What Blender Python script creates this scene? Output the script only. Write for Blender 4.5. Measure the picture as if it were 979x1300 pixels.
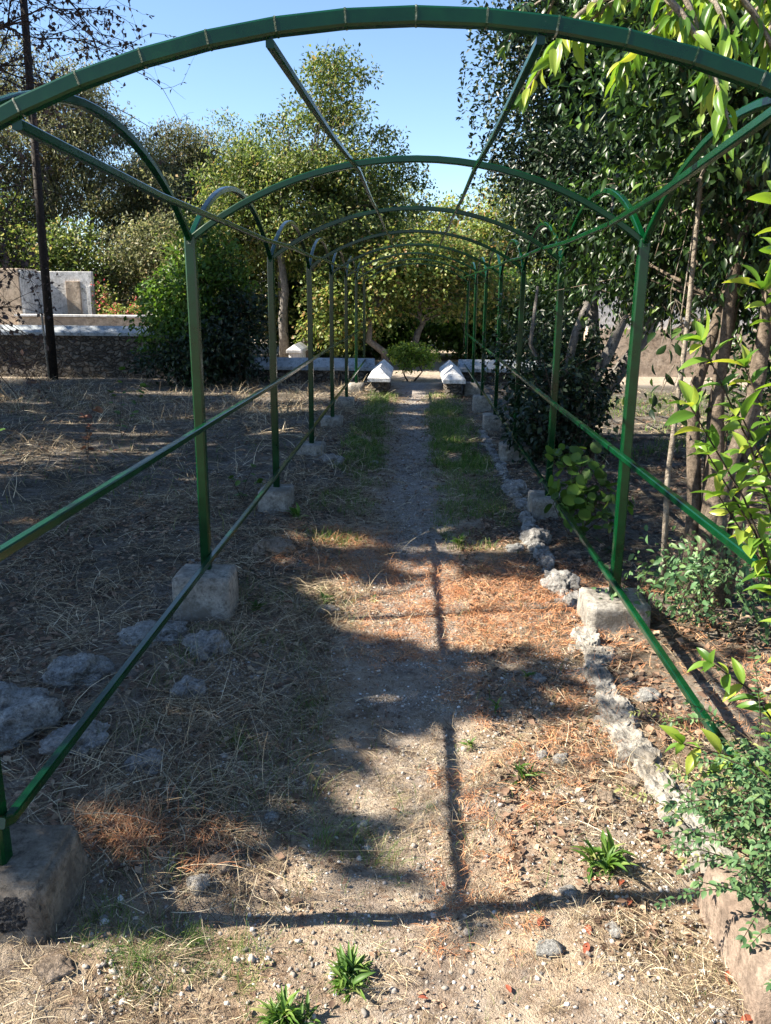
import bpy, math, random
import numpy as np
from mathutils import Vector, Matrix, noise as mnoise
R = math.radians
scene = bpy.context.scene
COL = scene.collection
for o in list(bpy.data.objects): bpy.data.objects.remove(o)

# ------------------------------------------------------------------ camera
PITCH, YAW, ROLL, CAMX, CAMZ = .260093, .0342945, .00869344, .011825, 1.5
cam = bpy.data.cameras.new('camera'); camo = bpy.data.objects.new('camera', cam); COL.objects.link(camo)
cam.sensor_fit = 'VERTICAL'; cam.sensor_height = 24.0; cam.sensor_width = 24.0*979/1300
cam.lens = 24.0*1040.1/1300; cam.clip_start = .05; cam.clip_end = 3000
camo.matrix_world = (Matrix.Translation((CAMX, 0, CAMZ)) @ Matrix.Rotation(YAW, 4, 'Z') @
                     Matrix.Rotation(R(90)-PITCH, 4, 'X') @ Matrix.Rotation(ROLL, 4, 'Z'))
scene.camera = camo
# ------------------------------------------------------------------ light
SUN_EL, SUN_PH = R(41), .10
S = Vector((-math.cos(SUN_EL)*math.cos(SUN_PH), -math.cos(SUN_EL)*math.sin(SUN_PH), math.sin(SUN_EL)))
world = bpy.data.worlds.new('World'); scene.world = world; world.use_nodes = True
wn = world.node_tree; wn.nodes.clear()
sky = wn.nodes.new('ShaderNodeTexSky'); sky.sky_type = 'NISHITA'; sky.sun_disc = False
sky.sun_elevation = SUN_EL; sky.sun_rotation = math.atan2(S.x, S.y)
sky.air_density = 1.0; sky.dust_density = .1; sky.ozone_density = 3.2; sky.altitude = 800
bg = wn.nodes.new('ShaderNodeBackground'); bg.inputs[1].default_value = .068
wo = wn.nodes.new('ShaderNodeOutputWorld')
wn.links.new(sky.outputs[0], bg.inputs[0]); wn.links.new(bg.outputs[0], wo.inputs[0])
sl = bpy.data.lights.new('sun', 'SUN'); sl.energy = 5.0; sl.angle = R(.5); sl.color = (1, .91, .76)
slo = bpy.data.objects.new('sun', sl); COL.objects.link(slo)
slo.rotation_euler = S.to_track_quat('Z', 'Y').to_euler(); slo.location = (-20, 0, 20)
scene.view_settings.view_transform = 'Standard'; scene.view_settings.look = 'None'
scene.view_settings.gamma = 1.0; scene.view_settings.use_curve_mapping = False
scene.view_settings.exposure = 1.9
scene.render.engine = 'CYCLES'
scene.cycles.max_bounces = 6; scene.cycles.transparent_max_bounces = 8
scene.cycles.diffuse_bounces = 4; scene.cycles.transmission_bounces = 4

rng = np.random.default_rng(7)

# ------------------------------------------------------------------ helpers
def tag(o, label=None, cat=None, group=None, kind=None):
    if label: o['label'] = label
    if cat: o['category'] = cat
    if group: o['group'] = group
    if kind: o['kind'] = kind
    return o

def empty(name, loc, label, cat, group=None):
    o = bpy.data.objects.new(name, None); COL.objects.link(o); o.location = loc; o.empty_display_size = .2
    tag(o, label, cat, group); return o

def link(name, me, parent=None):
    o = bpy.data.objects.new(name, me); COL.objects.link(o)
    if parent is not None:
        o.parent = parent; o.location = (0, 0, 0) if parent.parent else -Vector(parent.location)   # part meshes are written in world coordinates
    return o

def mesh_np(name, V, F, mats, parent=None, smooth=False, mi=None):
    """V (n,3); F a list of int arrays (each (m,k)) or one array."""
    if not isinstance(F, list): F = [F]
    me = bpy.data.meshes.new(name)
    V = np.ascontiguousarray(V, dtype=np.float32)
    me.vertices.add(len(V)); me.vertices.foreach_set('co', V.ravel())
    loops = np.concatenate([f.ravel() for f in F]).astype(np.int32)
    tot = np.concatenate([np.full(len(f), f.shape[1]) for f in F]).astype(np.int32)
    st = np.concatenate([[0], np.cumsum(tot)[:-1]]).astype(np.int32)
    me.loops.add(len(loops)); me.loops.foreach_set('vertex_index', loops)
    me.polygons.add(len(tot)); me.polygons.foreach_set('loop_start', st); me.polygons.foreach_set('loop_total', tot)
    if smooth: me.polygons.foreach_set('use_smooth', np.ones(len(tot), dtype=bool))
    if not isinstance(mats, (list, tuple)): mats = [mats]
    for m in mats: me.materials.append(m)
    if mi is not None: me.polygons.foreach_set('material_index', np.asarray(mi, dtype=np.int32))
    me.update(calc_edges=True); me.validate()
    return link(name, me, parent)

class MB:
    """collects simple solids into one mesh"""
    def __init__(s): s.v = []; s.f = []; s.m = []; s.n = 0
    def add(s, V, F, m=0):
        for f in F: s.f.append(tuple(i+s.n for i in f)); s.m.append(m)
        s.v.extend([tuple(p) for p in V]); s.n += len(V)
    def tube(s, pts, rad, n=6, m=0, square=False, up=None, cap=True):
        pts = [Vector(p) for p in pts]; k = len(pts)
        if not hasattr(rad, '__len__'): rad = [rad]*k
        V = []; a = None
        for i, p in enumerate(pts):
            t = (pts[min(i+1, k-1)]-pts[max(i-1, 0)]).normalized()
            if a is None:
                ref = Vector(up) if up else (Vector((0, 0, 1)) if abs(t.z) < .9 else Vector((1, 0, 0)))
                a = (ref-t*ref.dot(t)).normalized()
            else: a = (a-t*a.dot(t)).normalized()
            b = t.cross(a)
            if square:
                r = rad[i]; c = r*.72
                for u, w in ((r, c), (c, r), (-c, r), (-r, c), (-r, -c), (-c, -r), (c, -r), (r, -c)): V.append(p+a*u+b*w)
            else:
                for j in range(n):
                    q = 2*math.pi*j/n; V.append(p+a*(math.cos(q)*rad[i])+b*(math.sin(q)*rad[i]))
        if square: n = 8
        F = []
        for i in range(k-1):
            for j in range(n):
                j2 = (j+1) % n; F.append((i*n+j, i*n+j2, (i+1)*n+j2, (i+1)*n+j))
        if cap: F.append(tuple(range(n))[::-1]); F.append(tuple(range((k-1)*n, k*n)))
        s.add(V, F, m)
    def box(s, c, d, m=0, taper=1.0):
        x, y, z = c; a, b, h = d[0]/2, d[1]/2, d[2]/2
        V = [(x-a, y-b, z-h), (x+a, y-b, z-h), (x+a, y+b, z-h), (x-a, y+b, z-h)]
        V += [(x-a*taper, y-b*taper, z+h), (x+a*taper, y-b*taper, z+h), (x+a*taper, y+b*taper, z+h), (x-a*taper, y+b*taper, z+h)]
        s.add(V, [(0, 3, 2, 1), (4, 5, 6, 7), (0, 1, 5, 4), (1, 2, 6, 5), (2, 3, 7, 6), (3, 0, 4, 7)], m)
    def build(s, name, mats, parent=None, smooth=False, bevel=0):
        me = bpy.data.meshes.new(name); me.from_pydata(s.v, [], s.f)
        if not isinstance(mats, (list, tuple)): mats = [mats]
        for mm in mats: me.materials.append(mm)
        me.polygons.foreach_set('material_index', np.array(s.m, dtype=np.int32))
        if smooth: me.polygons.foreach_set('use_smooth', np.ones(len(s.f), dtype=bool))
        me.update()
        o = link(name, me, parent)
        if bevel:
            b = o.modifiers.new('bevel', 'BEVEL'); b.width = bevel; b.segments = 2; b.limit_method = 'ANGLE'
        return o

# ---- value noise (vectorised)
_T = np.random.default_rng(3).random((256, 256)).astype(np.float32)
def vnoise(x, y, sc=1.0, off=0):
    x = x*sc+off*17.3+1000; y = y*sc+off*9.1+1000
    xi = np.floor(x).astype(int); yi = np.floor(y).astype(int); fx = x-xi; fy = y-yi
    fx = fx*fx*(3-2*fx); fy = fy*fy*(3-2*fy)
    g = lambda a, b: _T[a & 255, b & 255]
    return (g(xi, yi)*(1-fx)+g(xi+1, yi)*fx)*(1-fy)+(g(xi, yi+1)*(1-fx)+g(xi+1, yi+1)*fx)*fy
def fbm(x, y, sc=1.0, o=4, off=0):
    r = 0; a = 1; t = 0
    for i in range(o): r = r+a*vnoise(x, y, sc*2**i, off+i); t += a; a *= .5
    return r/t

def sstep(a, b, x): t = np.clip((x-a)/(b-a), 0, 1); return t*t*(3-2*t)
def hf(x, y):
    x = np.asarray(x, float); y = np.asarray(y, float)
    z = -.38-.14*sstep(7, 17, y)-.08*sstep(18, 21, y)
    near = 1-sstep(16, 22, np.maximum(y, np.abs(x)))
    path = np.exp(-(x/.45)**2)
    z = z+near*((fbm(x, y, .9, 3)-.5)*.08*(1-.6*path)+(fbm(x, y, 7, 3, 5)-.5)*.035+(fbm(x, y, 22, 2, 15)-.5)*.012*(1-.5*path)-.025*path)
    z = z+near*.05*sstep(.55, .9, -x)*(1-sstep(1.6, 2.6, -x))     # low bank along the footings
    z = z+near*.04*sstep(1.0, 1.5, x)
    d = np.hypot(x, y); z = z+sstep(45, 160, d)*3.0*fbm(x, y, .02, 2, 9)
    return z

# ------------------------------------------------------------------ node materials
def mat(name):
    m = bpy.data.materials.new(name); m.use_nodes = True; nt = m.node_tree; nt.nodes.clear()
    out = nt.nodes.new('ShaderNodeOutputMaterial'); return m, nt, out
def N(nt, t, **k):
    n = nt.nodes.new(t)
    for a, b in k.items(): setattr(n, a, b)
    return n
def noise_n(nt, scale, detail=5, rough=.6, co=None):
    n = N(nt, 'ShaderNodeTexNoise'); n.inputs['Scale'].default_value = scale; n.inputs['Detail'].default_value = detail
    n.inputs['Roughness'].default_value = rough
    if co is not None: nt.links.new(co, n.inputs['Vector'])
    return n.outputs['Fac']
def ramp(nt, fac, stops):
    r = N(nt, 'ShaderNodeValToRGB'); e = r.color_ramp.elements
    while len(e) < len(stops): e.new(.5)
    for i, (p, c) in enumerate(stops): e[i].position = p; e[i].color = (*c, 1) if len(c) == 3 else c
    nt.links.new(fac, r.inputs[0]); return r.outputs[0]
def mix(nt, fac, a, b, mode='MIX'):
    m = N(nt, 'ShaderNodeMix', data_type='RGBA', blend_type=mode)
    for s, v in ((m.inputs[0], fac), (m.inputs[6], a), (m.inputs[7], b)):
        if hasattr(v, 'is_output'): nt.links.new(v, s)
        elif isinstance(v, (int, float)): s.default_value = v
        else: s.default_value = (*v, 1)
    return m.outputs[2]
def bump(nt, h, st, dist=.01):
    b = N(nt, 'ShaderNodeBump'); b.inputs['Strength'].default_value = st; b.inputs['Distance'].default_value = dist
    nt.links.new(h, b.inputs['Height']); return b.outputs[0]
def princ(nt, out, col, rough=.8, nor=None, metal=0, spec=None):
    p = N(nt, 'ShaderNodeBsdfPrincipled')
    if hasattr(col, 'is_output'): nt.links.new(col, p.inputs['Base Color'])
    else: p.inputs['Base Color'].default_value = (*col, 1)
    if hasattr(rough, 'is_output'): nt.links.new(rough, p.inputs['Roughness'])
    else: p.inputs['Roughness'].default_value = rough
    p.inputs['Metallic'].default_value = metal
    if spec is not None: p.inputs['Specular IOR Level'].default_value = spec
    if nor is not None: nt.links.new(nor, p.inputs['Normal'])
    nt.links.new(p.outputs[0], out.inputs[0]); return p

def island_mat(name, stops, rough=.6, trans=0.0, spec=.3, patch=.25, tcol=None):
    """colour varies per leaf / straw / stone; translucent share for thin leaves"""
    m, nt, out = mat(name)
    g = N(nt, 'ShaderNodeNewGeometry'); tc = N(nt, 'ShaderNodeTexCoord')
    c = ramp(nt, g.outputs['Random Per Island'], stops)
    if patch:
        nf = noise_n(nt, .9, 2, .5, tc.outputs['Object'])
        v = N(nt, 'ShaderNodeMapRange'); nt.links.new(nf, v.inputs[0])
        v.inputs[1].default_value = .3; v.inputs[2].default_value = .7; v.inputs[3].default_value = 1-patch; v.inputs[4].default_value = 1+patch
        hs = N(nt, 'ShaderNodeHueSaturation'); nt.links.new(c, hs.inputs['Color']); nt.links.new(v.outputs[0], hs.inputs['Value']); c = hs.outputs[0]
    p = princ(nt, out, c, rough, spec=spec)
    if trans > 0:
        t = N(nt, 'ShaderNodeBsdfTranslucent')
        hs2 = N(nt, 'ShaderNodeHueSaturation'); nt.links.new(c, hs2.inputs['Color'])
        hs2.inputs['Hue'].default_value = .49; hs2.inputs['Saturation'].default_value = 1.1; hs2.inputs['Value'].default_value = 1.5
        nt.links.new(hs2.outputs[0], t.inputs[0])
        mx = N(nt, 'ShaderNodeMixShader'); mx.inputs[0].default_value = trans
        nt.links.new(p.outputs[0], mx.inputs[1]); nt.links.new(t.outputs[0], mx.inputs[2]); nt.links.new(mx.outputs[0], out.inputs[0])
    return m

def stone_mat(name, a, b, c, scale=6, bs=.6, rough=.9, dist=.02, dark=None):
    m, nt, out = mat(name); tc = N(nt, 'ShaderNodeTexCoord'); co = tc.outputs['Object']
    n1 = noise_n(nt, scale, 8, .65, co); n2 = noise_n(nt, scale*9, 5, .7, co)
    col = ramp(nt, n1, [(.3, a), (.52, b), (.72, c)])
    col = mix(nt, .5, col, ramp(nt, n2, [(.35, (.35, .34, .33)), (.6, (1, 1, 1))]), 'MULTIPLY')
    n4 = noise_n(nt, scale*3.3, 6, .75, co)
    col = mix(nt, .8, col, ramp(nt, n4, [(.36, (.30, .29, .28)), (.50, (.95, .94, .92)), (.66, (1.12, 1.1, 1.08))]), 'MULTIPLY')
    if dark:
        n3 = noise_n(nt, scale*.6, 6, .7, co)
        col = mix(nt, ramp(nt, n3, [(.52, (0, 0, 0)), (.64, (1, 1, 1))]), col, dark)
    ad = N(nt, 'ShaderNodeMath', operation='ADD'); nt.links.new(n4, ad.inputs[0]); nt.links.new(n2, ad.inputs[1])
    princ(nt, out, col, rough, bump(nt, ad.outputs[0], min(1, bs*1.3), dist), spec=.2); return m

# green gloss paint, chipped and dusty
def paint(name, col=(.0005, .030, .008)):
    m, nt, out = mat(name); tc = N(nt, 'ShaderNodeTexCoord'); co = tc.outputs['Object']
    n1 = noise_n(nt, 6, 6, .7, co); n2 = noise_n(nt, 55, 5, .75, co); n3 = noise_n(nt, 11, 8, .8, co); n4 = noise_n(nt, 3.2, 5, .7, co)
    c = ramp(nt, n1, [(.3, tuple(v*.6 for v in col)), (.55, col), (.75, tuple(v*1.5 for v in col))])
    c = mix(nt, ramp(nt, n4, [(.55, (0, 0, 0)), (.8, (.25, .25, .25))]), c, (.006, .050, .020))          # dusty faded areas
    c = mix(nt, ramp(nt, n2, [(.68, (0, 0, 0)), (.75, (.8, .8, .8))]), c, (.16, .22, .18))       # dust specks and chips
    c = mix(nt, ramp(nt, n3, [(.68, (0, 0, 0)), (.71, (1, 1, 1))]), c, (.03, .022, .012))     # rust
    r = N(nt, 'ShaderNodeMapRange'); nt.links.new(n1, r.inputs[0]); r.inputs[3].default_value = .10; r.inputs[4].default_value = .34
    princ(nt, out, c, r.outputs[0], bump(nt, n1, .15, .004), spec=.36); return m
M_paint = paint('green_paint'); 
M_weld = stone_mat('weld_bead', (.002, .035, .012), (.008, .05, .02), (.5, .55, .5), 30, .6, .5, .004)
M_conc = stone_mat('old_concrete', (.20, .185, .165), (.34, .32, .29), (.47, .45, .41), 7, .8, .92, .008, (.16, .14, .115))
M_conc_dark = stone_mat('stained_concrete', (.12, .10, .08), (.22, .19, .155), (.30, .27, .23), 8, .9, .92, .008, (.10, .085, .07))
M_concp = stone_mat('pinkish_concrete', (.17, .125, .10), (.27, .21, .17), (.36, .29, .24), 7, .8, .92, .008, (.13, .10, .08))
M_aggr = stone_mat('broken_aggregate', (.03, .03, .032), (.10, .10, .105), (.22, .22, .22), 30, 1.0, .9, .02)
M_rock = stone_mat('limestone', (.22, .21, .20), (.40, .39, .38), (.60, .59, .58), 9, 1.0, .95, .02, (.10, .095, .09))
M_rockw = stone_mat('white_limestone', (.30, .29, .27), (.52, .52, .51), (.80, .80, .79), 14, 1.0, .95, .03, (.12, .11, .10))
M_rockb = stone_mat('brown_rock', (.22, .17, .13), (.34, .27, .21), (.46, .38, .31), 9, 1.0, .95, .02)
M_white = stone_mat('whitewash', (.55, .56, .58), (.72, .72, .73), (.82, .82, .82), 3, .35, .85, .006, (.45, .44, .43))
M_cop = stone_mat('grey_blue_coping', (.27, .31, .35), (.37, .41, .45), (.47, .50, .54), 3, .4, .85, .006, (.30, .32, .34))
def rubble(name):
    m, nt, out = mat(name); tc = N(nt, 'ShaderNodeTexCoord'); co = tc.outputs['Object']
    mp = N(nt, 'ShaderNodeMapping'); nt.links.new(co, mp.inputs[0]); mp.inputs['Scale'].default_value = (6.5, 6.5, 11)
    dn = N(nt, 'ShaderNodeTexNoise'); dn.inputs['Scale'].default_value = 5; nt.links.new(co, dn.inputs['Vector'])
    ad = N(nt, 'ShaderNodeVectorMath', operation='MULTIPLY_ADD'); nt.links.new(dn.outputs['Color'], ad.inputs[0]); ad.inputs[1].default_value = (2.2, 2.2, 2.2); nt.links.new(mp.outputs[0], ad.inputs[2])
    v = N(nt, 'ShaderNodeTexVoronoi', feature='DISTANCE_TO_EDGE'); nt.links.new(ad.outputs[0], v.inputs['Vector']); v.inputs['Scale'].default_value = 1
    vc = N(nt, 'ShaderNodeTexVoronoi'); nt.links.new(ad.outputs[0], vc.inputs['Vector']); vc.inputs['Scale'].default_value = 1
    n2 = noise_n(nt, 30, 5, .7, co)
    c = ramp(nt, vc.outputs['Color'], [(.1, (.09, .075, .065)), (.5, (.15, .13, .11)), (.9, (.24, .21, .18))])
    c = mix(nt, ramp(nt, v.outputs['Distance'], [(.02, (0, 0, 0)), (.12, (1, 1, 1))]), (.075, .065, .055), c)
    c = mix(nt, .6, c, ramp(nt, n2, [(.35, (.4, .4, .4)), (.6, (1.1, 1.1, 1.1))]), 'MULTIPLY')
    h = mix(nt, .3, ramp(nt, v.outputs['Distance'], [(0, (0, 0, 0)), (.2, (1, 1, 1))]), n2)
    princ(nt, out, c, .95, bump(nt, h, 1.0, .06), spec=.1); return m
M_rubble = rubble('rubble_masonry')
M_plaster = stone_mat('weathered_plaster', (.42, .33, .25), (.58, .47, .37), (.68, .58, .48), 2.0, .5, .9, .01, (.30, .24, .19))
M_bark = stone_mat('brown_bark', (.05, .038, .028), (.12, .09, .065), (.20, .16, .12), 14, 1.0, .95, .02)
M_barkg = stone_mat('grey_bark', (.12, .11, .10), (.22, .205, .19), (.34, .32, .30), 10, 1.0, .95, .02)
M_barkp = stone_mat('pale_bark', (.24, .20, .16), (.38, .33, .27), (.50, .45, .38), 8, .8, .95, .02)
M_barkb = stone_mat('tan_bark', (.09, .07, .055), (.17, .135, .105), (.27, .22, .175), 12, .8, .95, .01)
M_twig = stone_mat('dark_twig', (.025, .018, .015), (.05, .035, .028), (.08, .06, .05), 20, .4, .9, .005)
M_pole = stone_mat('rusty_black_iron', (.012, .010, .010), (.025, .02, .018), (.06, .045, .035), 20, .5, .7, .004)
M_red = island_mat('pink_petals', [(0, (.45, .05, .10)), (.6, (.5, .16, .12)), (1, (.6, .35, .25))], .6, .3)

# ---- ground
def ground_material():
    m, nt, out = mat('ground_litter'); tc = N(nt, 'ShaderNodeTexCoord'); co = tc.outputs['Object']
    big = noise_n(nt, .8, 4, .6, co); mid = noise_n(nt, 5, 6, .7, co); fine = noise_n(nt, 42, 6, .75, co); vf = noise_n(nt, 150, 3, .7, co)
    soil = ramp(nt, mid, [(.30, (.13, .085, .055)), (.43, (.37, .265, .18)), (.56, (.54, .42, .30)), (.72, (.70, .60, .46))])
    grav = ramp(nt, fine, [(.3, (.20, .18, .165)), (.5, (.37, .345, .325)), (.7, (.54, .51, .49))])
    litter = ramp(nt, fine, [(.3, (.035, .028, .022)), (.5, (.11, .095, .075)), (.7, (.24, .21, .17))])
    sx = N(nt, 'ShaderNodeSeparateXYZ'); nt.links.new(co, sx.inputs[0])
    wob = N(nt, 'ShaderNodeMath', operation='MULTIPLY_ADD'); nt.links.new(mid, wob.inputs[0]); wob.inputs[1].default_value = .7; nt.links.new(sx.outputs[0], wob.inputs[2])
    ab = N(nt, 'ShaderNodeMath', operation='SUBTRACT'); nt.links.new(wob.outputs[0], ab.inputs[0]); ab.inputs[1].default_value = .38
    a2 = N(nt, 'ShaderNodeMath', operation='ABSOLUTE'); nt.links.new(ab.outputs[0], a2.inputs[0])
    pth = ramp(nt, a2.outputs[0], [(.14, (1, 1, 1)), (.42, (0, 0, 0))])
    side = ramp(nt, a2.outputs[0], [(.45, (0, 0, 0)), (.8, (1, 1, 1))])
    side = mix(nt, 1.0, side, ramp(nt, N_div(nt, sx.outputs[1], 10), [(.2, (.25, .25, .25)), (.5, (1, 1, 1))]), 'MULTIPLY')
    c = mix(nt, side, soil, litter)
    nearf = ramp(nt, N_div(nt, sx.outputs[1], 10), [(.35, (.30, .30, .30)), (.62, (.8, .8, .8))])
    c = mix(nt, mix(nt, 1.0, nearf, pth, 'MULTIPLY'), c, grav)
    # beyond the wall: pale trodden earth
    far = ramp(nt, N_div(nt, sx.outputs[1], 40), [(.49, (0, 0, 0)), (.51, (1, 1, 1))])
    yard = ramp(nt, mid, [(.3, (.36, .29, .22)), (.6, (.50, .42, .33))])
    c = mix(nt, far, c, yard)
    c = mix(nt, .35, c, ramp(nt, vf, [(.3, (.4, .38, .36)), (.65, (1.0, 1.0, 1.0))]), 'MULTIPLY')
    pat = noise_n(nt, 2.3, 6, .75, co)
    c = mix(nt, ramp(nt, pat, [(.44, (0, 0, 0)), (.60, (.7, .7, .7))]), c, mix(nt, .5, c, grav))
    c = mix(nt, ramp(nt, noise_n(nt, 19, 6, .8, co), [(.50, (0, 0, 0)), (.62, (.8, .8, .8))]), c, mix(nt, 1.0, c, (.42, .36, .31), 'MULTIPLY'))
    ad = N(nt, 'ShaderNodeMath', operation='ADD'); nt.links.new(fine, ad.inputs[0]); nt.links.new(vf, ad.inputs[1])
    princ(nt, out, c, .95, bump(nt, ad.outputs[0], 1.0, .02), spec=.1); return m
def N_div(nt, v, d):
    n = N(nt, 'ShaderNodeMath', operation='DIVIDE'); nt.links.new(v, n.inputs[0]); n.inputs[1].default_value = d; return n.outputs[0]
M_ground = ground_material()

def axis(a, b, step, far):
    c = np.arange(a, b+step/2, step); out = [c]
    s = step; lo = a; hi = b; L = []; H = []
    while hi < far: s *= 1.13; hi += s; H.append(hi); lo -= s; L.append(lo)
    return np.concatenate([np.array(L)[::-1], c, np.array(H)])
gx = axis(-2.4, 2.4, .03, 700); gy = axis(1.2, 7.5, .03, 700)
GX, GY = np.meshgrid(gx, gy); GZ = hf(GX, GY)
nx, ny = len(gx), len(gy); ii = (np.arange(ny-1)[:, None]*nx+np.arange(nx-1)[None]).ravel()
g = mesh_np('ground', np.stack([GX.ravel(), GY.ravel(), GZ.ravel()], 1), np.stack([ii, ii+1, ii+nx+1, ii+nx], 1), M_ground, smooth=True)
tag(g, kind='structure')

# ------------------------------------------------------------------ leaves and scatter
def ortho(D, Nn):
    D = D/np.linalg.norm(D, axis=1, keepdims=True)
    Nn = Nn-D*(D*Nn).sum(1, keepdims=True); Nn /= np.linalg.norm(Nn, axis=1, keepdims=True)+1e-9
    return D, Nn, np.cross(D, Nn)
LEAF_S = (np.array([(0, 0, 0), (.45, .5, .10), (1, 0, -.10), (.45, -.5, .10)]), [np.array([(0, 2, 1), (0, 3, 2)])])
def _leaf_m():
    xs = [0, .22, .5, .78]; w = [.03, .36, .5, .32]; V = []
    for x, a in zip(xs, w): dz = -.25*x*x; V += [(x, a, dz+.10*a*2), (x, 0, dz), (x, -a, dz+.10*a*2)]
    V.append((1, 0, -.25)); F = []
    for i in range(3): b = i*3; F += [(b, b+1, b+4, b+3), (b+1, b+2, b+5, b+4)]
    return np.array(V), [np.array(F), np.array([(9, 10, 12), (10, 11, 12)])]
LEAF_M = _leaf_m()
def _leaf_l():
    xs = [0, .10, .26, .45, .64, .82, .94]; w = [.03, .22, .42, .5, .45, .28, .11]; V = []
    for x, a in zip(xs, w): dz = .10*x-.34*x*x; V += [(x, a, dz+.20*a), (x, a*.5, dz+.13*a), (x, 0, dz), (x, -a*.5, dz+.13*a), (x, -a, dz+.20*a)]
    V.append((1, 0, -.25)); F = []
    for i in range(6):
        for j in range(4): b = i*5+j; F.append((b, b+1, b+6, b+5))
    return np.array(V), [np.array(F), np.array([(30, 31, 35), (31, 32, 35), (32, 33, 35), (33, 34, 35)])]
LEAF_L = _leaf_l()
def _leaf_heart():
    ang = np.linspace(-2.7, 2.7, 12); r = .5*(1+.25*np.cos(ang)); V = [(.12, 0, 0)]
    for a, q in zip(ang, r): V.append((.5+q*math.cos(a), q*math.sin(a)*1.9, .12*abs(math.sin(a))-.1*math.cos(a)))
    return np.array(V), [np.array([(0, i+1, i+2) for i in range(11)])]
LEAF_H = _leaf_heart()
def leaves(P, D, Nn, L, Wd, tmpl):
    """one template leaf per point; Wd = width / length"""
    D, Nn, B = ortho(D, Nn); T, TF = tmpl; n = len(P); k = len(T)
    L = np.asarray(L).reshape(-1, 1, 1); Wd = np.asarray(Wd).reshape(-1, 1, 1)
    V = P[:, None]+L*(D[:, None]*T[None, :, 0:1]+B[:, None]*(T[None, :, 1:2]*Wd)+Nn[:, None]*(T[None, :, 2:3]))
    F = [(np.arange(n)[:, None, None]*k+f[None]).reshape(-1, f.shape[1]) for f in TF]
    return V.reshape(-1, 3), F
def join(parts):
    V = []; Fs = {}; n = 0
    for v, fs in parts:
        V.append(v)
        for f in fs: Fs.setdefault(f.shape[1], []).append(f+n)
        n += len(v)
    return np.concatenate(V), [np.concatenate(f) for f in Fs.values()]
def rdir(n, r=rng):
    v = r.normal(size=(n, 3)); return v/np.linalg.norm(v, axis=1, keepdims=True)
def ribbons(P, az, tilt, L, w, curl, seg=3, r=rng, droop=0.0):
    """thin bent blades: start P, azimuth az, tilt from the ground, length L, width w, curl = azimuth change"""
    n = len(P); pts = [P]; p = P.copy(); a = az.copy(); t = tilt.copy()
    for i in range(seg):
        st = (L/seg)[:, None]
        p = p+st*np.stack([np.cos(a)*np.cos(t), np.sin(a)*np.cos(t), np.sin(t)], 1)
        pts.append(p); a = a+curl; t = t-droop
    side = np.stack([-np.sin(az), np.cos(az), r.normal(size=n)*.5], 1); side /= np.linalg.norm(side, axis=1, keepdims=True)
    V = []
    for i, q in enumerate(pts):
        ww = (w*(1-.75*i/seg))[:, None]*.5; V += [q-side*ww, q+side*ww]
    V = np.stack(V, 1); k = 2*(seg+1)
    tf = np.array([(2*i, 2*i+1, 2*i+3, 2*i+2) for i in range(seg)])
    return V.reshape(-1, 3), [(np.arange(n)[:, None, None]*k+tf[None]).reshape(-1, 4)]
PHI = (1+5**.5)/2
ICO_V = np.array([(-1, PHI, 0), (1, PHI, 0), (-1, -PHI, 0), (1, -PHI, 0), (0, -1, PHI), (0, 1, PHI), (0, -1, -PHI), (0, 1, -PHI), (PHI, 0, -1), (PHI, 0, 1), (-PHI, 0, -1), (-PHI, 0, 1)])/1.902
ICO_F = np.array([(0, 11, 5), (0, 5, 1), (0, 1, 7), (0, 7, 10), (0, 10, 11), (1, 5, 9), (5, 11, 4), (11, 10, 2), (10, 7, 6), (7, 1, 8), (3, 9, 4), (3, 4, 2), (3, 2, 6), (3, 6, 8), (3, 8, 9), (4, 9, 5), (2, 4, 11), (6, 2, 10), (8, 6, 7), (9, 8, 1)])
def pebbles(P, s, r=rng):
    n = len(P); sc = (s[:, None]*r.uniform(.55, 1.2, (n, 3))); sc[:, 2] *= .7
    V = ICO_V[None]*(1+r.normal(size=(n, 12, 1))*.16)*sc[:, None]
    a = r.uniform(0, 6.28, n); c, q = np.cos(a)[:, None], np.sin(a)[:, None]
    V = np.stack([V[..., 0]*c-V[..., 1]*q, V[..., 0]*q+V[..., 1]*c, V[..., 2]], 2)+P[:, None]
    return V.reshape(-1, 3), [(np.arange(n)[:, None, None]*12+ICO_F[None]).reshape(-1, 3)]

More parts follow.
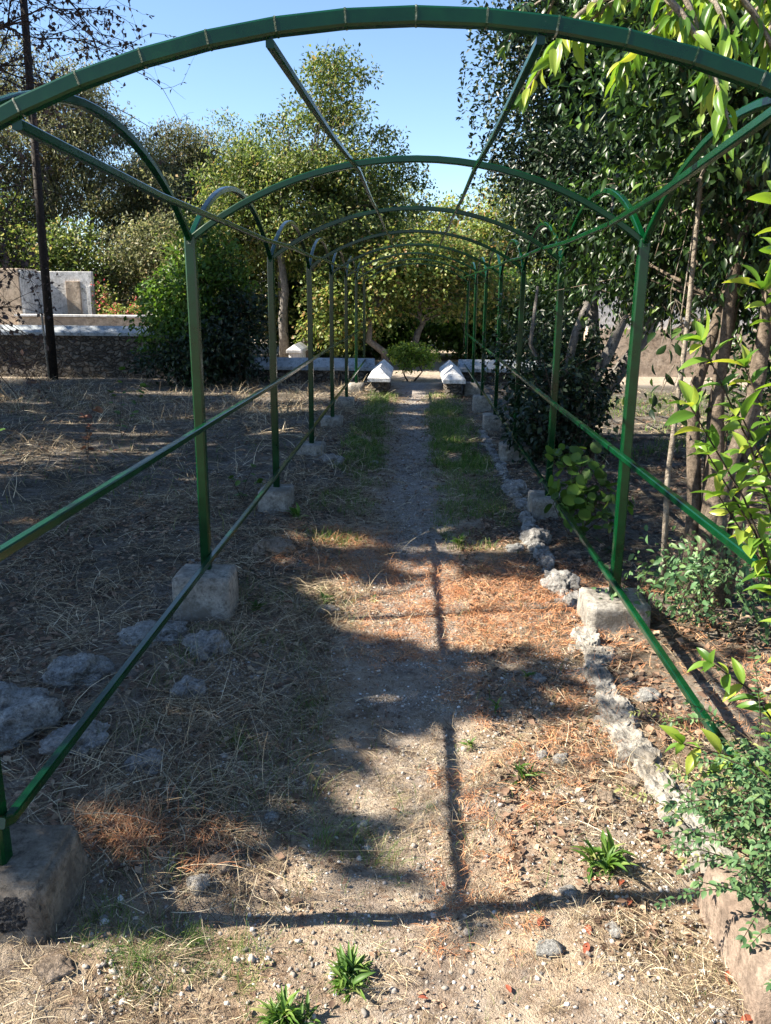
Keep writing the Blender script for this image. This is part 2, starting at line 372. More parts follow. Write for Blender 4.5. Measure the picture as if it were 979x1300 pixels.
# ------------------------------------------------------------------ pergola
D1, B, HW, HT = 2.054, 2.5044, 1.2, 1.77
ZL = [-.144, -.081, -.165, -.2125, -.2635, -.2766, -.2854, -.27]
ZR = [-.20, -.199, -.198, -.19, -.20, -.22, -.25, -.27]
ys = [D1+B*k for k in range(8)]
perg = empty('arched_pergola', (0, D1, -.2), 'long tunnel pergola of green painted steel tube, round arches over the gravel path', 'pergola')
rises = [.33]+[.405]*7
def arc(half, rise, n):
    Rr = (half*half+rise*rise)/(2*rise); a0 = math.asin(half/Rr)
    return [(Rr*math.sin(a), Rr*math.cos(a)-(Rr-rise)) for a in np.linspace(-a0, a0, n)]
def arch_z(x, rise): Rr = (HW*HW+rise*rise)/(2*rise); return HT+math.sqrt(Rr*Rr-x*x)-(Rr-rise)
for k, y in enumerate(ys):
    for sx, Z in ((-1, ZL), (1, ZR)):
        m = MB(); wob = .004*math.sin(k*3.1+sx)
        m.tube([(sx*HW, y, Z[k]-.05), (sx*HW+wob, y, .8), (sx*HW, y, HT+.015)], .0285, square=True, up=(1, 0, 0))
        po = m.build('post', M_paint, perg)
        m = MB(); m.tube([(sx*HW, y, HT-.022), (sx*HW, y, HT+.022)], [.032, .028], n=10); m.build('weld', M_weld, po)
    m = MB(); n = 17 if k == 0 else 25; a = arc(HW, rises[k], n)
    rr = .0185 if k == 0 else .0165
    if k == 0:      # the nearest arch is made of short straight lengths with visible welds
        for (x0, z0), (x1, z1) in zip(a[:-1], a[1:]):
            m.tube([(x0, y, HT+z0), (x1, y, HT+z1)], rr, square=True, up=(0, 1, 0))
        for i, (x, z) in enumerate(a[1:-1]):
            t = Vector((a[i+2][0]-a[i][0], 0, a[i+2][1]-a[i][1])).normalized()*.0022; p = Vector((x, y, HT+z))
            m.tube([p-t, p+t], rr+.0010, square=True, up=(0, 1, 0), m=1)
    else:
        m.tube([(x, y, HT+z) for x, z in a], rr, square=True, up=(0, 1, 0))
    m.build('arch', [M_paint, M_weld], perg)
for k in range(7):
    for sx in (-1, 1):
        m = MB(); a = arc(B/2, .385, 21)
        m.tube([(sx*HW, (ys[k]+ys[k+1])/2+x*.995, HT+z) for x, z in a], .0165, square=True, up=(1, 0, 0))
        m.build('side_arch', M_paint, perg)
for x0, x1 in ((-.93, -1.02), (-.33, -.30), (.28, .30), (.83, 1.02)):
    m = MB(); pts = []
    for k, y in enumerate(ys):
        xx = x0 if k == 0 else x1; pts.append((xx, y, arch_z(xx, rises[k])-(.031 if k == 0 else .028)))
        if k < 7:
            xm = (xx+x1)/2; zz = (arch_z(xx, rises[k])+arch_z(x1, rises[k+1]))/2-.033
            pts.append((xm, y+B/2, zz-.012))
    m.tube(pts, .0125 if abs(x1) > .5 else .0095, square=True, up=(0, 0, 1)); m.build('purlin', M_paint, perg)
for sx, zs in ((-1, (.0, .775)), (1, (-.075, .645))):
    for z in zs:
        m = MB()
        m.tube([(sx*(HW-.042), ys[0]-.05, z+.02)]+[(sx*(HW-.045), y, z+.006*math.sin(i*2+z)) for i, y in enumerate(ys)], .0160, square=True, up=(0, 0, 1))
        m.build('rail', M_paint, perg)

# concrete footings ----------------------------------------------------------
def lumpy(o, amp, sc, seed=0, subdiv=3):
    """subdivide and roughen a mesh object's surface"""
    me = o.data; import bmesh
    bm = bmesh.new(); bm.from_mesh(me)
    bmesh.ops.bevel(bm, geom=bm.edges[:], offset=amp*1.6, segments=2, affect='EDGES')
    bmesh.ops.triangulate(bm, faces=[f for f in bm.faces if len(f.verts) > 4])
    for _ in range(subdiv): bmesh.ops.subdivide_edges(bm, edges=[e for e in bm.edges if e.calc_length() > amp*3], cuts=1, use_grid_fill=True)
    bm.normal_update()
    for v in bm.verts:
        q = v.co*sc+Vector((seed*7.1, seed*3.3, 0)); d = mnoise.noise(q)+.5*mnoise.noise(q*2.3)+.3*mnoise.noise(q*5)
        v.co += v.normal*d*amp
    bm.to_mesh(me); bm.free(); me.polygons.foreach_set('use_smooth', np.ones(len(me.polygons), dtype=bool)); me.update()
ordn = ['nearest', 'second', 'third', 'fourth', 'fifth', 'sixth', 'seventh']
for k in range(7):
    for sx, Z, side in ((-1, ZL, 'left'), (1, ZR, 'right')):
        y = ys[k]; zt = Z[k]; zb = float(hf(sx*HW, y))-.12
        m = MB(); w = .34 if sx > 0 else .31
        if k == 0 and sx < 0: m.box((-1.24, 2.095, (zt+zb)/2), (.50, .36, zt-zb), taper=.80)
        elif k == 0: m.box((1.21, 1.99, (zt+zb)/2), (.58, .52, zt-zb), taper=.90)
        else: m.box((sx*(HW-.0), y-.02+.02*sx, (zt+zb)/2), (w+.03*math.sin(k*2.3), w+.02*math.cos(k*3), zt-zb), taper=.97)
        lab = {(-1, 0): 'large brown stained concrete footing with a broken dark face, at the lower left corner',
               (1, 0): 'pinkish concrete footing mostly hidden by the small leaved shrub at the lower right',
               (1, 1): 'sunlit pale concrete footing block under the bright green right post',
               (-1, 1): 'shaded grey concrete footing block under the left post nearest to the white plaster chunk',
               }.get((sx, k), '%s footing block from the viewer in the %s row of pergola posts, shaded grey concrete' % (ordn[k], side))
        mt = M_conc_dark if (k == 0 and sx < 0) else M_concp if k == 0 else M_conc
        if k == 0 and sx < 0:
            root = empty('footing', (sx*HW, y, zb), lab, 'footing', 'concrete footings of the pergola')
            o = m.build('block', mt, root); lumpy(o, .010, 9, k+sx)
            # crumbled patch on the front slope
            import bmesh
            bm = bmesh.new(); bmesh.ops.create_icosphere(bm, subdivisions=5, radius=1)
            for v in bm.verts:
                q_ = v.co*3+Vector((4, 1, 2)); e = .28*mnoise.noise(q_*.6); d_ = .5*mnoise.noise(q_*2.2)+.4*abs(mnoise.noise(q_*4.5))
                v.co = Vector((-1.125, 1.948, -.235))+Vector((v.co.x*.075*(1+e)+v.co.z*.02, v.co.y*.012+v.co.z*.008-abs(v.co.y)*d_*.018, v.co.z*.062*(1+e)))
            me = bpy.data.meshes.new('broken_patch'); bm.to_mesh(me); bm.free(); me.materials.append(M_aggr); link('broken_patch', me, root)
        else:
            o = m.build('footing', mt); lumpy(o, .006 if k < 4 else .005, 8, k*2+sx, 3 if k < 4 else 2)
            tag(o, lab, 'footing', 'concrete footings of the pergola')

# ------------------------------------------------------------------ rocks
def rock(name, x, y, s, m, label, cat='rock', seed=0, flat=.6, zoff=0, elong=1.0, rot=0, group='loose rocks on the ground'):
    import bmesh
    bm = bmesh.new(); bmesh.ops.create_icosphere(bm, subdivisions=5 if s > .1 else 4 if s > .04 else 3, radius=1)
    rt = Matrix.Rotation(rot, 3, 'Z')
    for v in bm.verts:
        q = v.co*1.3+Vector((seed*5.7, seed*1.9, seed)); d = .35*mnoise.noise(q)+.16*mnoise.noise(q*2.7)+.08*mnoise.noise(q*6)+.06*mnoise.noise(q*14)+.035*mnoise.noise(q*30)
        c = mnoise.voronoi(q*.9)[0][0]; v.co *= 1+d-.18*c
        v.co = rt @ Vector((v.co.x*s*elong, v.co.y*s, v.co.z*s*flat))
    me = bpy.data.meshes.new(name); bm.to_mesh(me); bm.free(); me.materials.append(m)
    me.polygons.foreach_set('use_smooth', np.ones(len(me.polygons), dtype=bool))
    o = bpy.data.objects.new(name, me); COL.objects.link(o); o.location = (x, y, float(hf(x, y))+s*flat*.25+zoff)
    tag(o, label, cat, group); return o
rocks = [
 (-1.80, 3.10, .25, M_rockw, 'largest white pitted rock lying by the left edge of the photo', .6, 1.3, .5),
 (-1.62, 3.62, .15, M_rockw, 'white rough rock just behind the largest white one on the left', .65, 1.1, .2),
 (-1.36, 2.98, .12, M_rock, 'grey rock half under dry grass right of the low green left rail', .55, 1.2, .9),
 (-1.02, 2.85, .085, M_rock, 'dark grey rock buried in dry grass beside the straw heap, nearest the path', .5, 1.0, 0),
 (-1.02, 3.45, .085, M_rock, 'grey rock in dry stems in front of the shaded left footing', .7, 1.0, .3),
 (-1.40, 4.15, .16, M_rockw, 'white plaster chunk leaning at the foot of the shaded left footing', .35, 1.3, .2),
 (-1.05, 3.95, .12, M_rock, 'grey lump right against the front of the shaded left footing', .7, 1.0, .7),
 (-.955, 1.83, .045, M_rockb, 'bluish grey stone in the straw in front of the large broken footing', .6, 1.3, .1),
 (-.49, 2.61, .030, M_rockw, 'small white stone alone in the shade left of the rail shadow', .8, 1.1, .4),
 (-.72, 2.62, .017, M_rockw, 'tiny white stone left of the small white stone on the path', .8, 1.1, .9),
 (.44, 2.03, .034, M_rockw, 'white lump of limestone beside the red fallen leaves', .7, 1.3, .2),
 (.645, 2.10, .026, M_rock, 'smooth blue grey pebble beside the white mortar patch', .6, 1.5, 1.9),
 (.58, 3.10, .032, M_rock, 'left blue grey stone of the pair beside the leaf litter right of the rail shadow', .8, 1.0, .3),
 (.65, 3.06, .038, M_rock, 'right blue grey stone of the pair beside the leaf litter', .8, 1.0, 1.3),
 (.78, 2.80, .035, M_rockb, 'tan stone on the sunlit leaf litter left of the rough edging', .7, 1.1, .3),
 (.91, 2.92, .04, M_rockb, 'brown stone resting against the rough edging', .8, 1.1, .1),
 (.66, 3.80, .045, M_rock, 'grey stone alone in the tree shadow left of the edging', .8, 1.0, .2),
 (1.00, 5.15, .13, M_rock, 'rough grey boulder between the sunlit footing and the footing behind it', .8, .9, .2),
 (.98, 6.20, .12, M_rock, 'pale craggy rock lying in front of the third right footing', .8, 1.0, .8),
 (.80, 6.02, .07, M_rockw, 'flat pale stone in the small sun patch left of the craggy rock', .5, 1.4, .8),
 (1.16, 3.62, .06, M_rockw, 'white rock under the low right rail beyond the edging', .7, 1.1, .8),
 (-.52, 4.75, .06, M_rock, 'flat grey stone at the left rim of the path level with the sunlit footing', .4, 1.5, .3),
 (-1.00, 5.75, .14, M_rockb, 'brown rock lit by the sun in front of the third left footing', .6, 1.2, .3),
 (-.62, 2.36, .05, M_rockb, 'brown lump at the right end of the straw heap', .7, 1.2, .2),
 (-.66, 2.24, .038, M_rock, 'round grey stone below the brown lump by the straw heap', .8, 1.1, .2),
 (1.02, 7.9, .14, M_rock, 'weathered grey rock touching the fourth right footing', .7, 1.0, .5),
 (-.9, 9.0, .12, M_rock, 'grey rock among the grass behind the third left footing', .7, 1.2, .5),
 (-.45, 9.3, .06, M_rockw, 'small pale rock far along the left side of the path', .7, 1.1, .4),
 (.54, 2.26, .028, M_rock, 'grey stone next to the flat wood chip', .7, 1.1, .3),
 (-1.45, 5.5, .09, M_rockw, 'white paper-thin flake of plaster in the shaded litter behind the left post', .15, 1.5, .3),
]
for i, (x, y, s, m, lab, fl, el, ro) in enumerate(rocks): rock('rock', x, y, s, m, lab, seed=i+1, flat=fl, elong=el, rot=ro)

# rough mortared edging along the right side
def strip(name, pts, w, h, m, label, cat, seed=0, n=160, cross=14):
    P = np.array(pts, float); t = np.linspace(0, len(P)-1, n); i = np.minimum(t.astype(int), len(P)-2); f = (t-i)[:, None]
    C = P[i]*(1-f)+P[i+1]*f; dC = np.gradient(C, axis=0); dC /= np.linalg.norm(dC, axis=1, keepdims=True); Nn = np.stack([-dC[:, 1], dC[:, 0]], 1)
    u = np.linspace(-1, 1, cross); X = C[:, None, 0]+Nn[:, None, 0]*u[None]*w/2; Y = C[:, None, 1]+Nn[:, None, 1]*u[None]*w/2
    wob = (fbm(X, Y, 5, 3, seed)-.5)*.09; X = X+wob*Nn[:, None, 0]; Y = Y+wob*Nn[:, None, 1]
    prof = np.clip(1-np.abs(u)**4, 0, 1)**.5
    Z = hf(X, Y)-.03+(h*(.35+1.25*fbm(X, Y, 6, 4, seed+2))*prof[None])
    ii = (np.arange(n-1)[:, None]*cross+np.arange(cross-1)[None]).ravel()
    o = mesh_np(name, np.stack([X.ravel(), Y.ravel(), Z.ravel()], 1), np.stack([ii, ii+cross, ii+cross+1, ii+1], 1), m, smooth=True)
    return tag(o, label, cat)
def edging(pts, w, h, m, label, seed, step=.06):
    """a low line of broken stones set in crumbling mortar: one joined thing"""
    import bmesh
    r = random.Random(seed); P = [Vector(p) for p in pts]; bm = bmesh.new(); fid = []
    for a, b_ in zip(P[:-1], P[1:]):
        L = (b_-a).length; n = max(1, int(L/step))
        for i in range(n):
            c = a+(b_-a)*((i+r.random()*.7)/n)
            for q in range(2):
                big = q == 0; s = (w*.5*r.uniform(.65, 1.15)) if big else w*.28*r.uniform(.5, 1.2)
                cx = c.x+r.gauss(0, .014 if big else w*.42); cy = c.y+r.gauss(0, .02); rot = Matrix.Rotation(r.uniform(0, 6.28), 3, 'Z')
                g_ = bmesh.ops.create_icosphere(bm, subdivisions=4 if big else 3, radius=1); sd = r.uniform(0, 50); el = r.uniform(1.3, 1.9) if big else 1.1; hh = h*r.uniform(.7, 1.0) if big else h*.45
                if big: rot = Matrix.Rotation(math.atan2((b_-a).y, (b_-a).x)+r.gauss(0, .25), 3, 'Z')
                gz = float(hf(cx, cy))
                for v in g_['verts']:
                    k = v.co*1.4+Vector((sd, sd*.3, 0)); d = .28*mnoise.noise(k)+.14*mnoise.noise(k*2.6)+.08*mnoise.noise(k*6)+.05*mnoise.noise(k*14)-.14*mnoise.voronoi(k*1.1)[0][0]
                    u = rot @ Vector((v.co.x*s*el, v.co.y*s, max(-.3, min(v.co.z, .62))*hh*1.5))*(1+d); v.co = Vector((cx, cy, gz-.012))+u
    me = bpy.data.meshes.new('stone_edging'); bm.to_mesh(me); bm.free(); me.materials.append(m)
    o = bpy.data.objects.new('stone_edging', me); COL.objects.link(o); return tag(o, label, 'edging', 'stone edgings along the right footings')
edging([(1.00, 4.32), (.98, 3.8), (.97, 3.2), (1.03, 2.75), (1.05, 2.5), (1.08, 2.25)], .16, .068, M_conc, 'crumbling grey mortar edging running forward from the sunlit right footing', 1)
edging([(1.0, 6.9), (.97, 6.2), (.99, 5.4), (1.05, 4.72)], .13, .08, M_rock, 'broken low edging joining the sunlit right footing to the one behind it', 3, .10)
edging([(.98, 11.8), (1.0, 10.4), (1.0, 9.3), (.99, 8.2), (1.02, 7.25)], .13, .07, M_rock, 'shaded low stone edging along the far right footings', 5, .10)
strip('mortar_patch', [(.70, 2.22), (.76, 2.0), (.80, 1.85), (.92, 1.62)], .17, .022, M_white, 'flat white mortar patch on the ground at the lower right', 'mortar', 7, 120)


# ------------------------------------------------------------------ walls
def coping_bar(m, p0, p1, w, z0, z1, zr, hip0=0, hip1=0, mi=0):
    """gable-topped coping from p0 to p1: vertical fascia z0..z1, ridge at zr"""
    p0 = Vector(p0); p1 = Vector(p1); d = (p1-p0).normalized(); n = Vector((-d.y, d.x))*w/2
    q = [p0-n, p0+n, p1+n, p1-n]; r0 = p0+d*hip0; r1 = p1-d*hip1
    V = [(*a, z0) for a in q]+[(*a, z1) for a in q]+[(*r0, zr), (*r1, zr)]
    m.add(V, [(0, 1, 2, 3), (0, 4, 5, 1), (1, 5, 6, 2), (2, 6, 7, 3), (3, 7, 4, 0), (4, 8, 5), (5, 8, 9, 6), (6, 9, 7), (7, 9, 8, 4)], mi)
def wall(label, p0, p1, w, zb, z1, zr, mcop=M_cop, mwall=M_rubble, over=.06, hips=(0, 0)):
    r = empty('wall', (p0[0], p0[1], zb), label, 'wall')
    m = MB(); d = (Vector(p1)-Vector(p0)); L = d.length; d.normalize()
    nseg = max(2, int(L/.12)); nz = 8; V = []; F = []
    nrm = Vector((-d.y, d.x))
    H = z1-.075-zb
    for side in (-1, 1):
        for i in range(nseg+1):
            for j in range(nz+1):
                p = Vector(p0)+d*(L*i/nseg); z = zb+H*j/nz
                dd = .05*mnoise.noise(Vector((p.x*3, p.y*3, z*5)))+.03*mnoise.noise(Vector((p.x*9, p.y*9, z*12)))
                if i in (0, nseg): dd *= .3
                q = p+nrm*side*(w/2-.03+dd); V.append((q.x, q.y, z))
        b = (nseg+1)*(nz+1)*(0 if side < 0 else 1)
        for i in range(nseg):
            for j in range(nz):
                a = b+i*(nz+1)+j; f = (a, a+nz+1, a+nz+2, a+1); F.append(f if side < 0 else f[::-1])
    b = (nseg+1)*(nz+1)
    for j in range(nz): F.append((j, j+1, b+j+1, b+j)); F.append((nseg*(nz+1)+j, b+nseg*(nz+1)+j, b+nseg*(nz+1)+j+1, nseg*(nz+1)+j+1))
    m.add(V, F); m.build('masonry', mwall, r, smooth=True)
    c = MB(); coping_bar(c, Vector(p0)-d*.04, Vector(p1)+d*.04, w+over*2, z1-.08, z1, zr, *hips); c.build('coping', mcop, r, bevel=.01)
    return r
wall('long rubble stone wall with a blue grey coping, across the left lawn', (-16, 20.6), (-4.3, 20.6), .44, -.75, .52, .68)
wall('low stone wall with a pale coping, left of the path gap', (-4.2, 19.5), (-.98, 19.5), .34, -.8, -.16, .04)
wall('low stone wall with a pale coping, right of the path gap', (1.06, 19.5), (4.0, 19.5), .34, -.8, -.16, .04)
wall('short white capped wall end standing left of the path opening', (-.72, 16.75), (-.72, 19.28), .36, -.8, -.15, .04, M_white, M_rubble, .05, (.28, 0))
wall('short white capped wall end standing right of the path opening', (.80, 16.6), (.80, 19.28), .36, -.8, -.15, .04, M_white, M_rubble, .05, (.28, 0))
wall('small whitewashed wall end with a pointed cap, far behind the left posts', (-3.3, 22.6), (-3.3, 24.0), .34, -.7, .0, .15, M_white, M_white, .04, (.1, 0))

# weathered ruin behind the left wall
b = empty('garden_building', (-11, 23, -.6), 'weathered plastered garden building with a white panel, behind the left wall', 'building')
m = MB(); m.box((-15.0, 23.6, .72), (8.2, 1.2, 2.75)); m.build('plaster_wall', M_plaster, b, bevel=.03)
m = MB(); m.box((-10.08, 24.05, 1.02), (1.66, .14, 2.05)); m.box((-10.87, 23.50, 1.0), (.07, .98, 2.1)); wp = m.build('whitewashed_panel', M_white, b, bevel=.015)
m = MB(); m.box((-9.80, 23.94, .98), (.40, .09, 1.6)); m.build('door', M_plaster, b, bevel=.01)
m = MB(); m.box((-9.34, 23.93, .90), (.11, .10, 1.5)); m.build('pilaster', M_white, b, bevel=.01)
m = MB(); m.box((-9.25, 22.86, .24), (3.4, .24, 1.15)); m.box((-7.60, 23.6, .24), (.12, 1.2, 1.15)); pa = m.build('parapet', M_plaster, b, bevel=.02)
m = MB(); m.box((-9.25, 22.86, .85), (3.5, .34, .06)); m.box((-7.60, 23.66, .85), (.22, 1.2, .056)); m.build('coping', M_white, pa, bevel=.01)
# pale rubble outbuilding glimpsed through the right-hand foliage
r2 = empty('garden_building', (7.2, 22.8, -.6), 'low pinkish stone outbuilding with a white upper part, seen through the right foliage', 'building')
m = MB(); m.box((7.6, 22.8, -.05), (6, .5, 1.4)); m.build('stone_wall', M_plaster, r2)
m = MB(); m.box((7.6, 22.9, 1.25), (6, .4, 1.2)); m.build('whitewashed_wall', M_white, r2)

# leaning dark pole
pr = empty('iron_pole', (-8.6, 19.6, -.5), 'thin dark iron pole leaning in front of the left wall', 'pole')
m = MB(); m.tube([(-8.66, 19.55, -.6), (-8.62, 19.55, 3.0), (-8.54, 19.55, 7.6)], [.11, .10, .085], n=8); m.build('shaft', M_pole, pr, smooth=True)
m = MB(); m.tube([(-8.72, 19.43, -.55), (-8.74, 19.42, .3), (-8.75, 19.42, 1.2)], [.025, .025, .02], n=5); m.build('cable', M_barkp, pr, smooth=True)


# ------------------------------------------------------------------ foliage materials
def lm(name, stops, trans=.35, rough=.5, patch=.3, spec=.35): return island_mat(name, stops, rough, trans, spec, patch)
L_olive = lm('olive_foliage', [(0, (.03, .055, .015)), (.45, (.08, .125, .030)), (.78, (.17, .22, .055)), (.95, (.30, .29, .11)), (1, (.24, .16, .07))])
L_grey = lm('eucalyptus_foliage', [(0, (.05, .065, .03)), (.5, (.12, .135, .06)), (.85, (.21, .215, .10)), (1, (.30, .24, .15))])
L_mid = lm('green_foliage', [(0, (.035, .07, .014)), (.5, (.06, .13, .022)), (1, (.11, .19, .035))])
L_yel = lm('yellow_green_foliage', [(0, (.06, .10, .028)), (.4, (.13, .19, .045)), (.75, (.25, .30, .08)), (.93, (.36, .29, .11)), (1, (.26, .14, .07))], .35)
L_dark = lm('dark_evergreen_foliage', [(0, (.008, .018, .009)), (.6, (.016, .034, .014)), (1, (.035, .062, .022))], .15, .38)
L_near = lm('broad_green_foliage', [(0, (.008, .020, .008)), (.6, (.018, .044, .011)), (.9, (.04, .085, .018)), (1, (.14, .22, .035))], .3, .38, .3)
L_bright = lm('young_bright_leaf', [(0, (.05, .12, .018)), (.35, (.10, .20, .03)), (.7, (.17, .28, .04)), (1, (.34, .38, .06))], .45, .35, .1)
L_small = lm('small_grey_green_leaf', [(0, (.05, .11, .045)), (.6, (.085, .17, .07)), (1, (.14, .22, .08))], .3, .45, .2)
L_rust = lm('dry_leaf', [(0, (.10, .045, .03)), (.5, (.20, .09, .05)), (1, (.30, .17, .09))], .3, .6, 0)
L_purp = lm('dusky_leaf', [(0, (.03, .025, .025)), (.6, (.07, .05, .045)), (1, (.13, .09, .07))], .3, .6, 0)
L_shade = lm('canopy_foliage', [(0, (.03, .06, .015)), (1, (.08, .13, .03))], .15, .5, 0)

def crown_pts(ell, nc, r, hollow=.35):
    """clump centres in a union of ellipsoids (x,y,z,rx,ry,rz), weighted to the outer part"""
    vol = np.array([e[3]*e[4]*e[5] for e in ell]); pick = r.choice(len(ell), nc, p=vol/vol.sum()); E = np.array(ell)[pick]
    d = rdir(nc, r); rad = (hollow+(1-hollow)*r.random(nc)**.6)
    return E[:, :3]+d*E[:, 3:6]*rad[:, None]
def tree(name, label, cat, base, ell, nc, nl, lsize, lmat, bark, tr, trunks=1, sig=.38, seed=1, group=None, tmpl=LEAF_S, wd=.5, droop=.3, filt=None, lean=(0, 0), fork=.45, spread=.3, flat=.6, nb=None, hollow=.35, twig=.012, crown_name='crown'):
    r = np.random.default_rng(seed); bx, by = base[:2]; bz = base[2] if len(base) > 2 else float(hf(bx, by))-.05
    root = empty(name, (bx, by, bz), label, cat, group)
    C = crown_pts(ell, nc, r, hollow)
    if filt is not None: C = C[filt(C)]; nc = len(C)
    cc = C.mean(0); top = C[:, 2].max()
    m = MB(); forks = []
    for k in range(trunks):
        a = 6.28*k/max(1, trunks)+r.random()*.8; off = (tr*1.8 if trunks > 1 else 0)
        p0 = np.array([bx+off*math.cos(a), by+off*math.sin(a), bz]); fh = bz+(top-bz)*fork*r.uniform(.85, 1.1)
        p2 = np.array([bx*(.6)+cc[0]*.4+lean[0]+spread*math.cos(a)*(trunks > 1), by*.6+cc[1]*.4+lean[1]+spread*math.sin(a)*(trunks > 1), fh])
        p3 = p2*.35+np.array([cc[0], cc[1], top-.12*(top-bz)])*.65+r.normal(size=3)*.15*(top-bz)*.15
        q = [p0, p0*.67+p2*.33+r.normal(size=3)*tr*.8, p0*.33+p2*.67+r.normal(size=3)*tr*.8, p2, p3]
        rr = tr*(.75 if trunks > 1 else 1); rad = [rr*1.25, rr, rr*.88, rr*.75, rr*.22]
        m.tube(q, rad, n=9); forks.append((p2, p3, rr))
    trunk_o = m.build('trunk', bark, root, smooth=True)
    br = MB(); nb = nb or min(nc, 60)
    for i in r.choice(nc, min(nb, nc), replace=False):
        c = C[i]; p2, p3, rr = forks[int(np.argmin([np.linalg.norm(c[:2]-f[0][:2]) for f in forks]))]
        t = np.clip((c[2]-p2[2])/(p3[2]-p2[2]+1e-6)-.25, 0, .9)*r.uniform(.4, 1); s = p2*(1-t)+p3*t
        midp = s*.5+c*.5+np.array([0, 0, .10*np.linalg.norm(c-s)])*r.uniform(-.6, 1)+r.normal(size=3)*.08*np.linalg.norm(c-s)
        r0 = rr*(.42-.25*t)*r.uniform(.5, 1)
        br.tube([s, s*.45+midp*.55, midp, midp*.5+c*.5+r.normal(size=3)*.05, c], [r0, r0*.8, r0*.6, r0*.35, max(twig*.5, r0*.12)], n=5, cap=False)
        for _ in range(3):
            e = c+r.normal(size=3)*sig*1.0; br.tube([midp*.4+c*.6, (midp*.3+c*.7+e)/2+r.normal(size=3)*.04, e], [twig*1.0, twig*.7, twig*.35], n=3, cap=False)
    br.build('branches', bark, trunk_o, smooth=True)
    sz = r.uniform(.55, 1.35, nc); cnt = np.maximum((nl*sz**2/ (sz**2).mean()).astype(int), 5); idx = np.repeat(np.arange(nc), cnt); n = len(idx)
    q = np.clip(r.normal(size=(n, 3)), -1.7, 1.7)*np.array([1, 1, flat]); P = C[idx]+q*sig*sz[idx][:, None]
    P = P[P[:, 2] > bz+.05] if filt is None else P[filt(P) & (P[:, 2] > bz+.05)]
    n = len(P); out = P-cc; out /= np.linalg.norm(out, axis=1, keepdims=True)+1e-6
    D = rdir(n, r)+out*.5+np.array([0, 0, -droop]); Nn = rdir(n, r)*.8+np.array([0, 0, .8])+out*.3
    L = lsize*r.uniform(.6, 1.25, n); V, F = leaves(P, D, Nn, L, r.uniform(.8, 1.2, n)*wd, tmpl)
    mesh_np(crown_name, V, F, lmat, root); return root

# ------------------------------------------------------------------ added unseen trees left of the frame, crowns shaped to throw the dappled shade
LIT = [  # sun patches that the added crowns are cut open for: x, y, rx, ry
 (.0, 1.0, 2.6, 1.12), (.70, 1.9, .6, .5), (.72, 2.75, .64, .74), (.42, 3.15, .40, .28), (-.10, 3.0, .24, .34), (-.75, 2.3, .16, .08), (-.25, 2.24, .60, .13), (.0, 2.45, .2, .10), (-.55, 2.5, .12, .07), (-.32, 2.75, .10, .07), (-.05, 2.62, .10, .08), (1.0, 2.6, .8, .8), (1.6, 2.4, .9, .8), (2.7, 2.5, 1.3, .9), (4.3, 3.2, 1.5, 1.0), (3.6, 4.4, .9, .35),
 (.35, 4.8, .95, .62), (.9, 4.4, .5, .40), (1.25, 4.6, .50, .42), (2.0, 4.65, .9, .45), (-.35, 5.05, .34, .26), (-.62, 6.05, .50, .21), (-.75, 5.45, .3, .14), (.0, 5.6, .35, .2), (-1.0, 2.48, .24, .13), (-.7, 2.42, .26, .10), (-.95, 3.15, .14, .09),
 (.55, 6.1, .6, .20), (1.6, 3.75, .45, .35), (2.6, 5.0, .3, .3), (.15, 6.6, .25, .12), (.95, 7.25, .2, .1), (-1.0, 7.5, .1, .08),
 (3.4, 13.5, 1.3, 1.9), (4.8, 12.0, 1.4, 1.4), (-5.3, 12.4, .8, .18), (-7.6, 14.9, .9, .25), (-2.6, 16.4, 1.2, .8), (-2.1, 14.2, .8, .4), (-.5, 15.9, .8, .3), (.25, 16.9, .8, .4), (-.9, 17.5, .9, .9), (.9, 17.8, .4, .5), (-10.3, 20.6, .5, .2), (-8.9, 20.6, .3, .2), (-3.2, 19.4, 1.4, .9), (-4.2, 11.3, .9, .12), (-6.5, 13.4, 1.4, .08), (-3.4, 13.0, .8, .14), (-5.0, 16.8, 1.5, .3), (-2.4, 8.3, .3, .08), (-1.9, 11.4, .5, .15), (-3.5, 9.8, .5, .12), (-3.2, 6.6, .3, .12), (.3, 9.5, .2, .1), (-.1, 12.5, .4, .12), (.1, 8.2, .3, .1), (.6, 11.0, .4, .12), (-.3, 14.2, .5, .12),
]
def ground_hit(P, z=-.38): t = (P[:, 2]-z)/S.z; return P[:, 0]-S.x*t, P[:, 1]-S.y*t
def lit_mask(gx_, gy_):
    wx = (fbm(gx_, gy_, 3.2, 3, 31)-.5)*.5; wy = (fbm(gx_, gy_, 3.2, 3, 41)-.5)*.3; v = np.zeros_like(gx_)
    for x, y, rx, ry in LIT: v = np.maximum(v, 1.25-np.hypot((gx_+wx-x)/rx, (gy_+wy-y)/ry))
    return v
def shade_filter(P):
    a, b_ = ground_hit(P); v = lit_mask(a, b_)
    keep = (v < .25) & (b_ > 1.6)
    # random small holes high in the crowns
    h = fbm(a, b_, 5.5, 2, 51); keep &= ~((h > .70) & (rng.random(len(P)) < .9))
    # leaves dropped where the camera would see the added crowns
    low = P[:, 2] < 2.3+.36*np.maximum(P[:, 1], 0); keep &= ~(low & (P[:, 0] > -.66*P[:, 1]-.5))
    return keep
cg = 'tall trees left of the pergola'
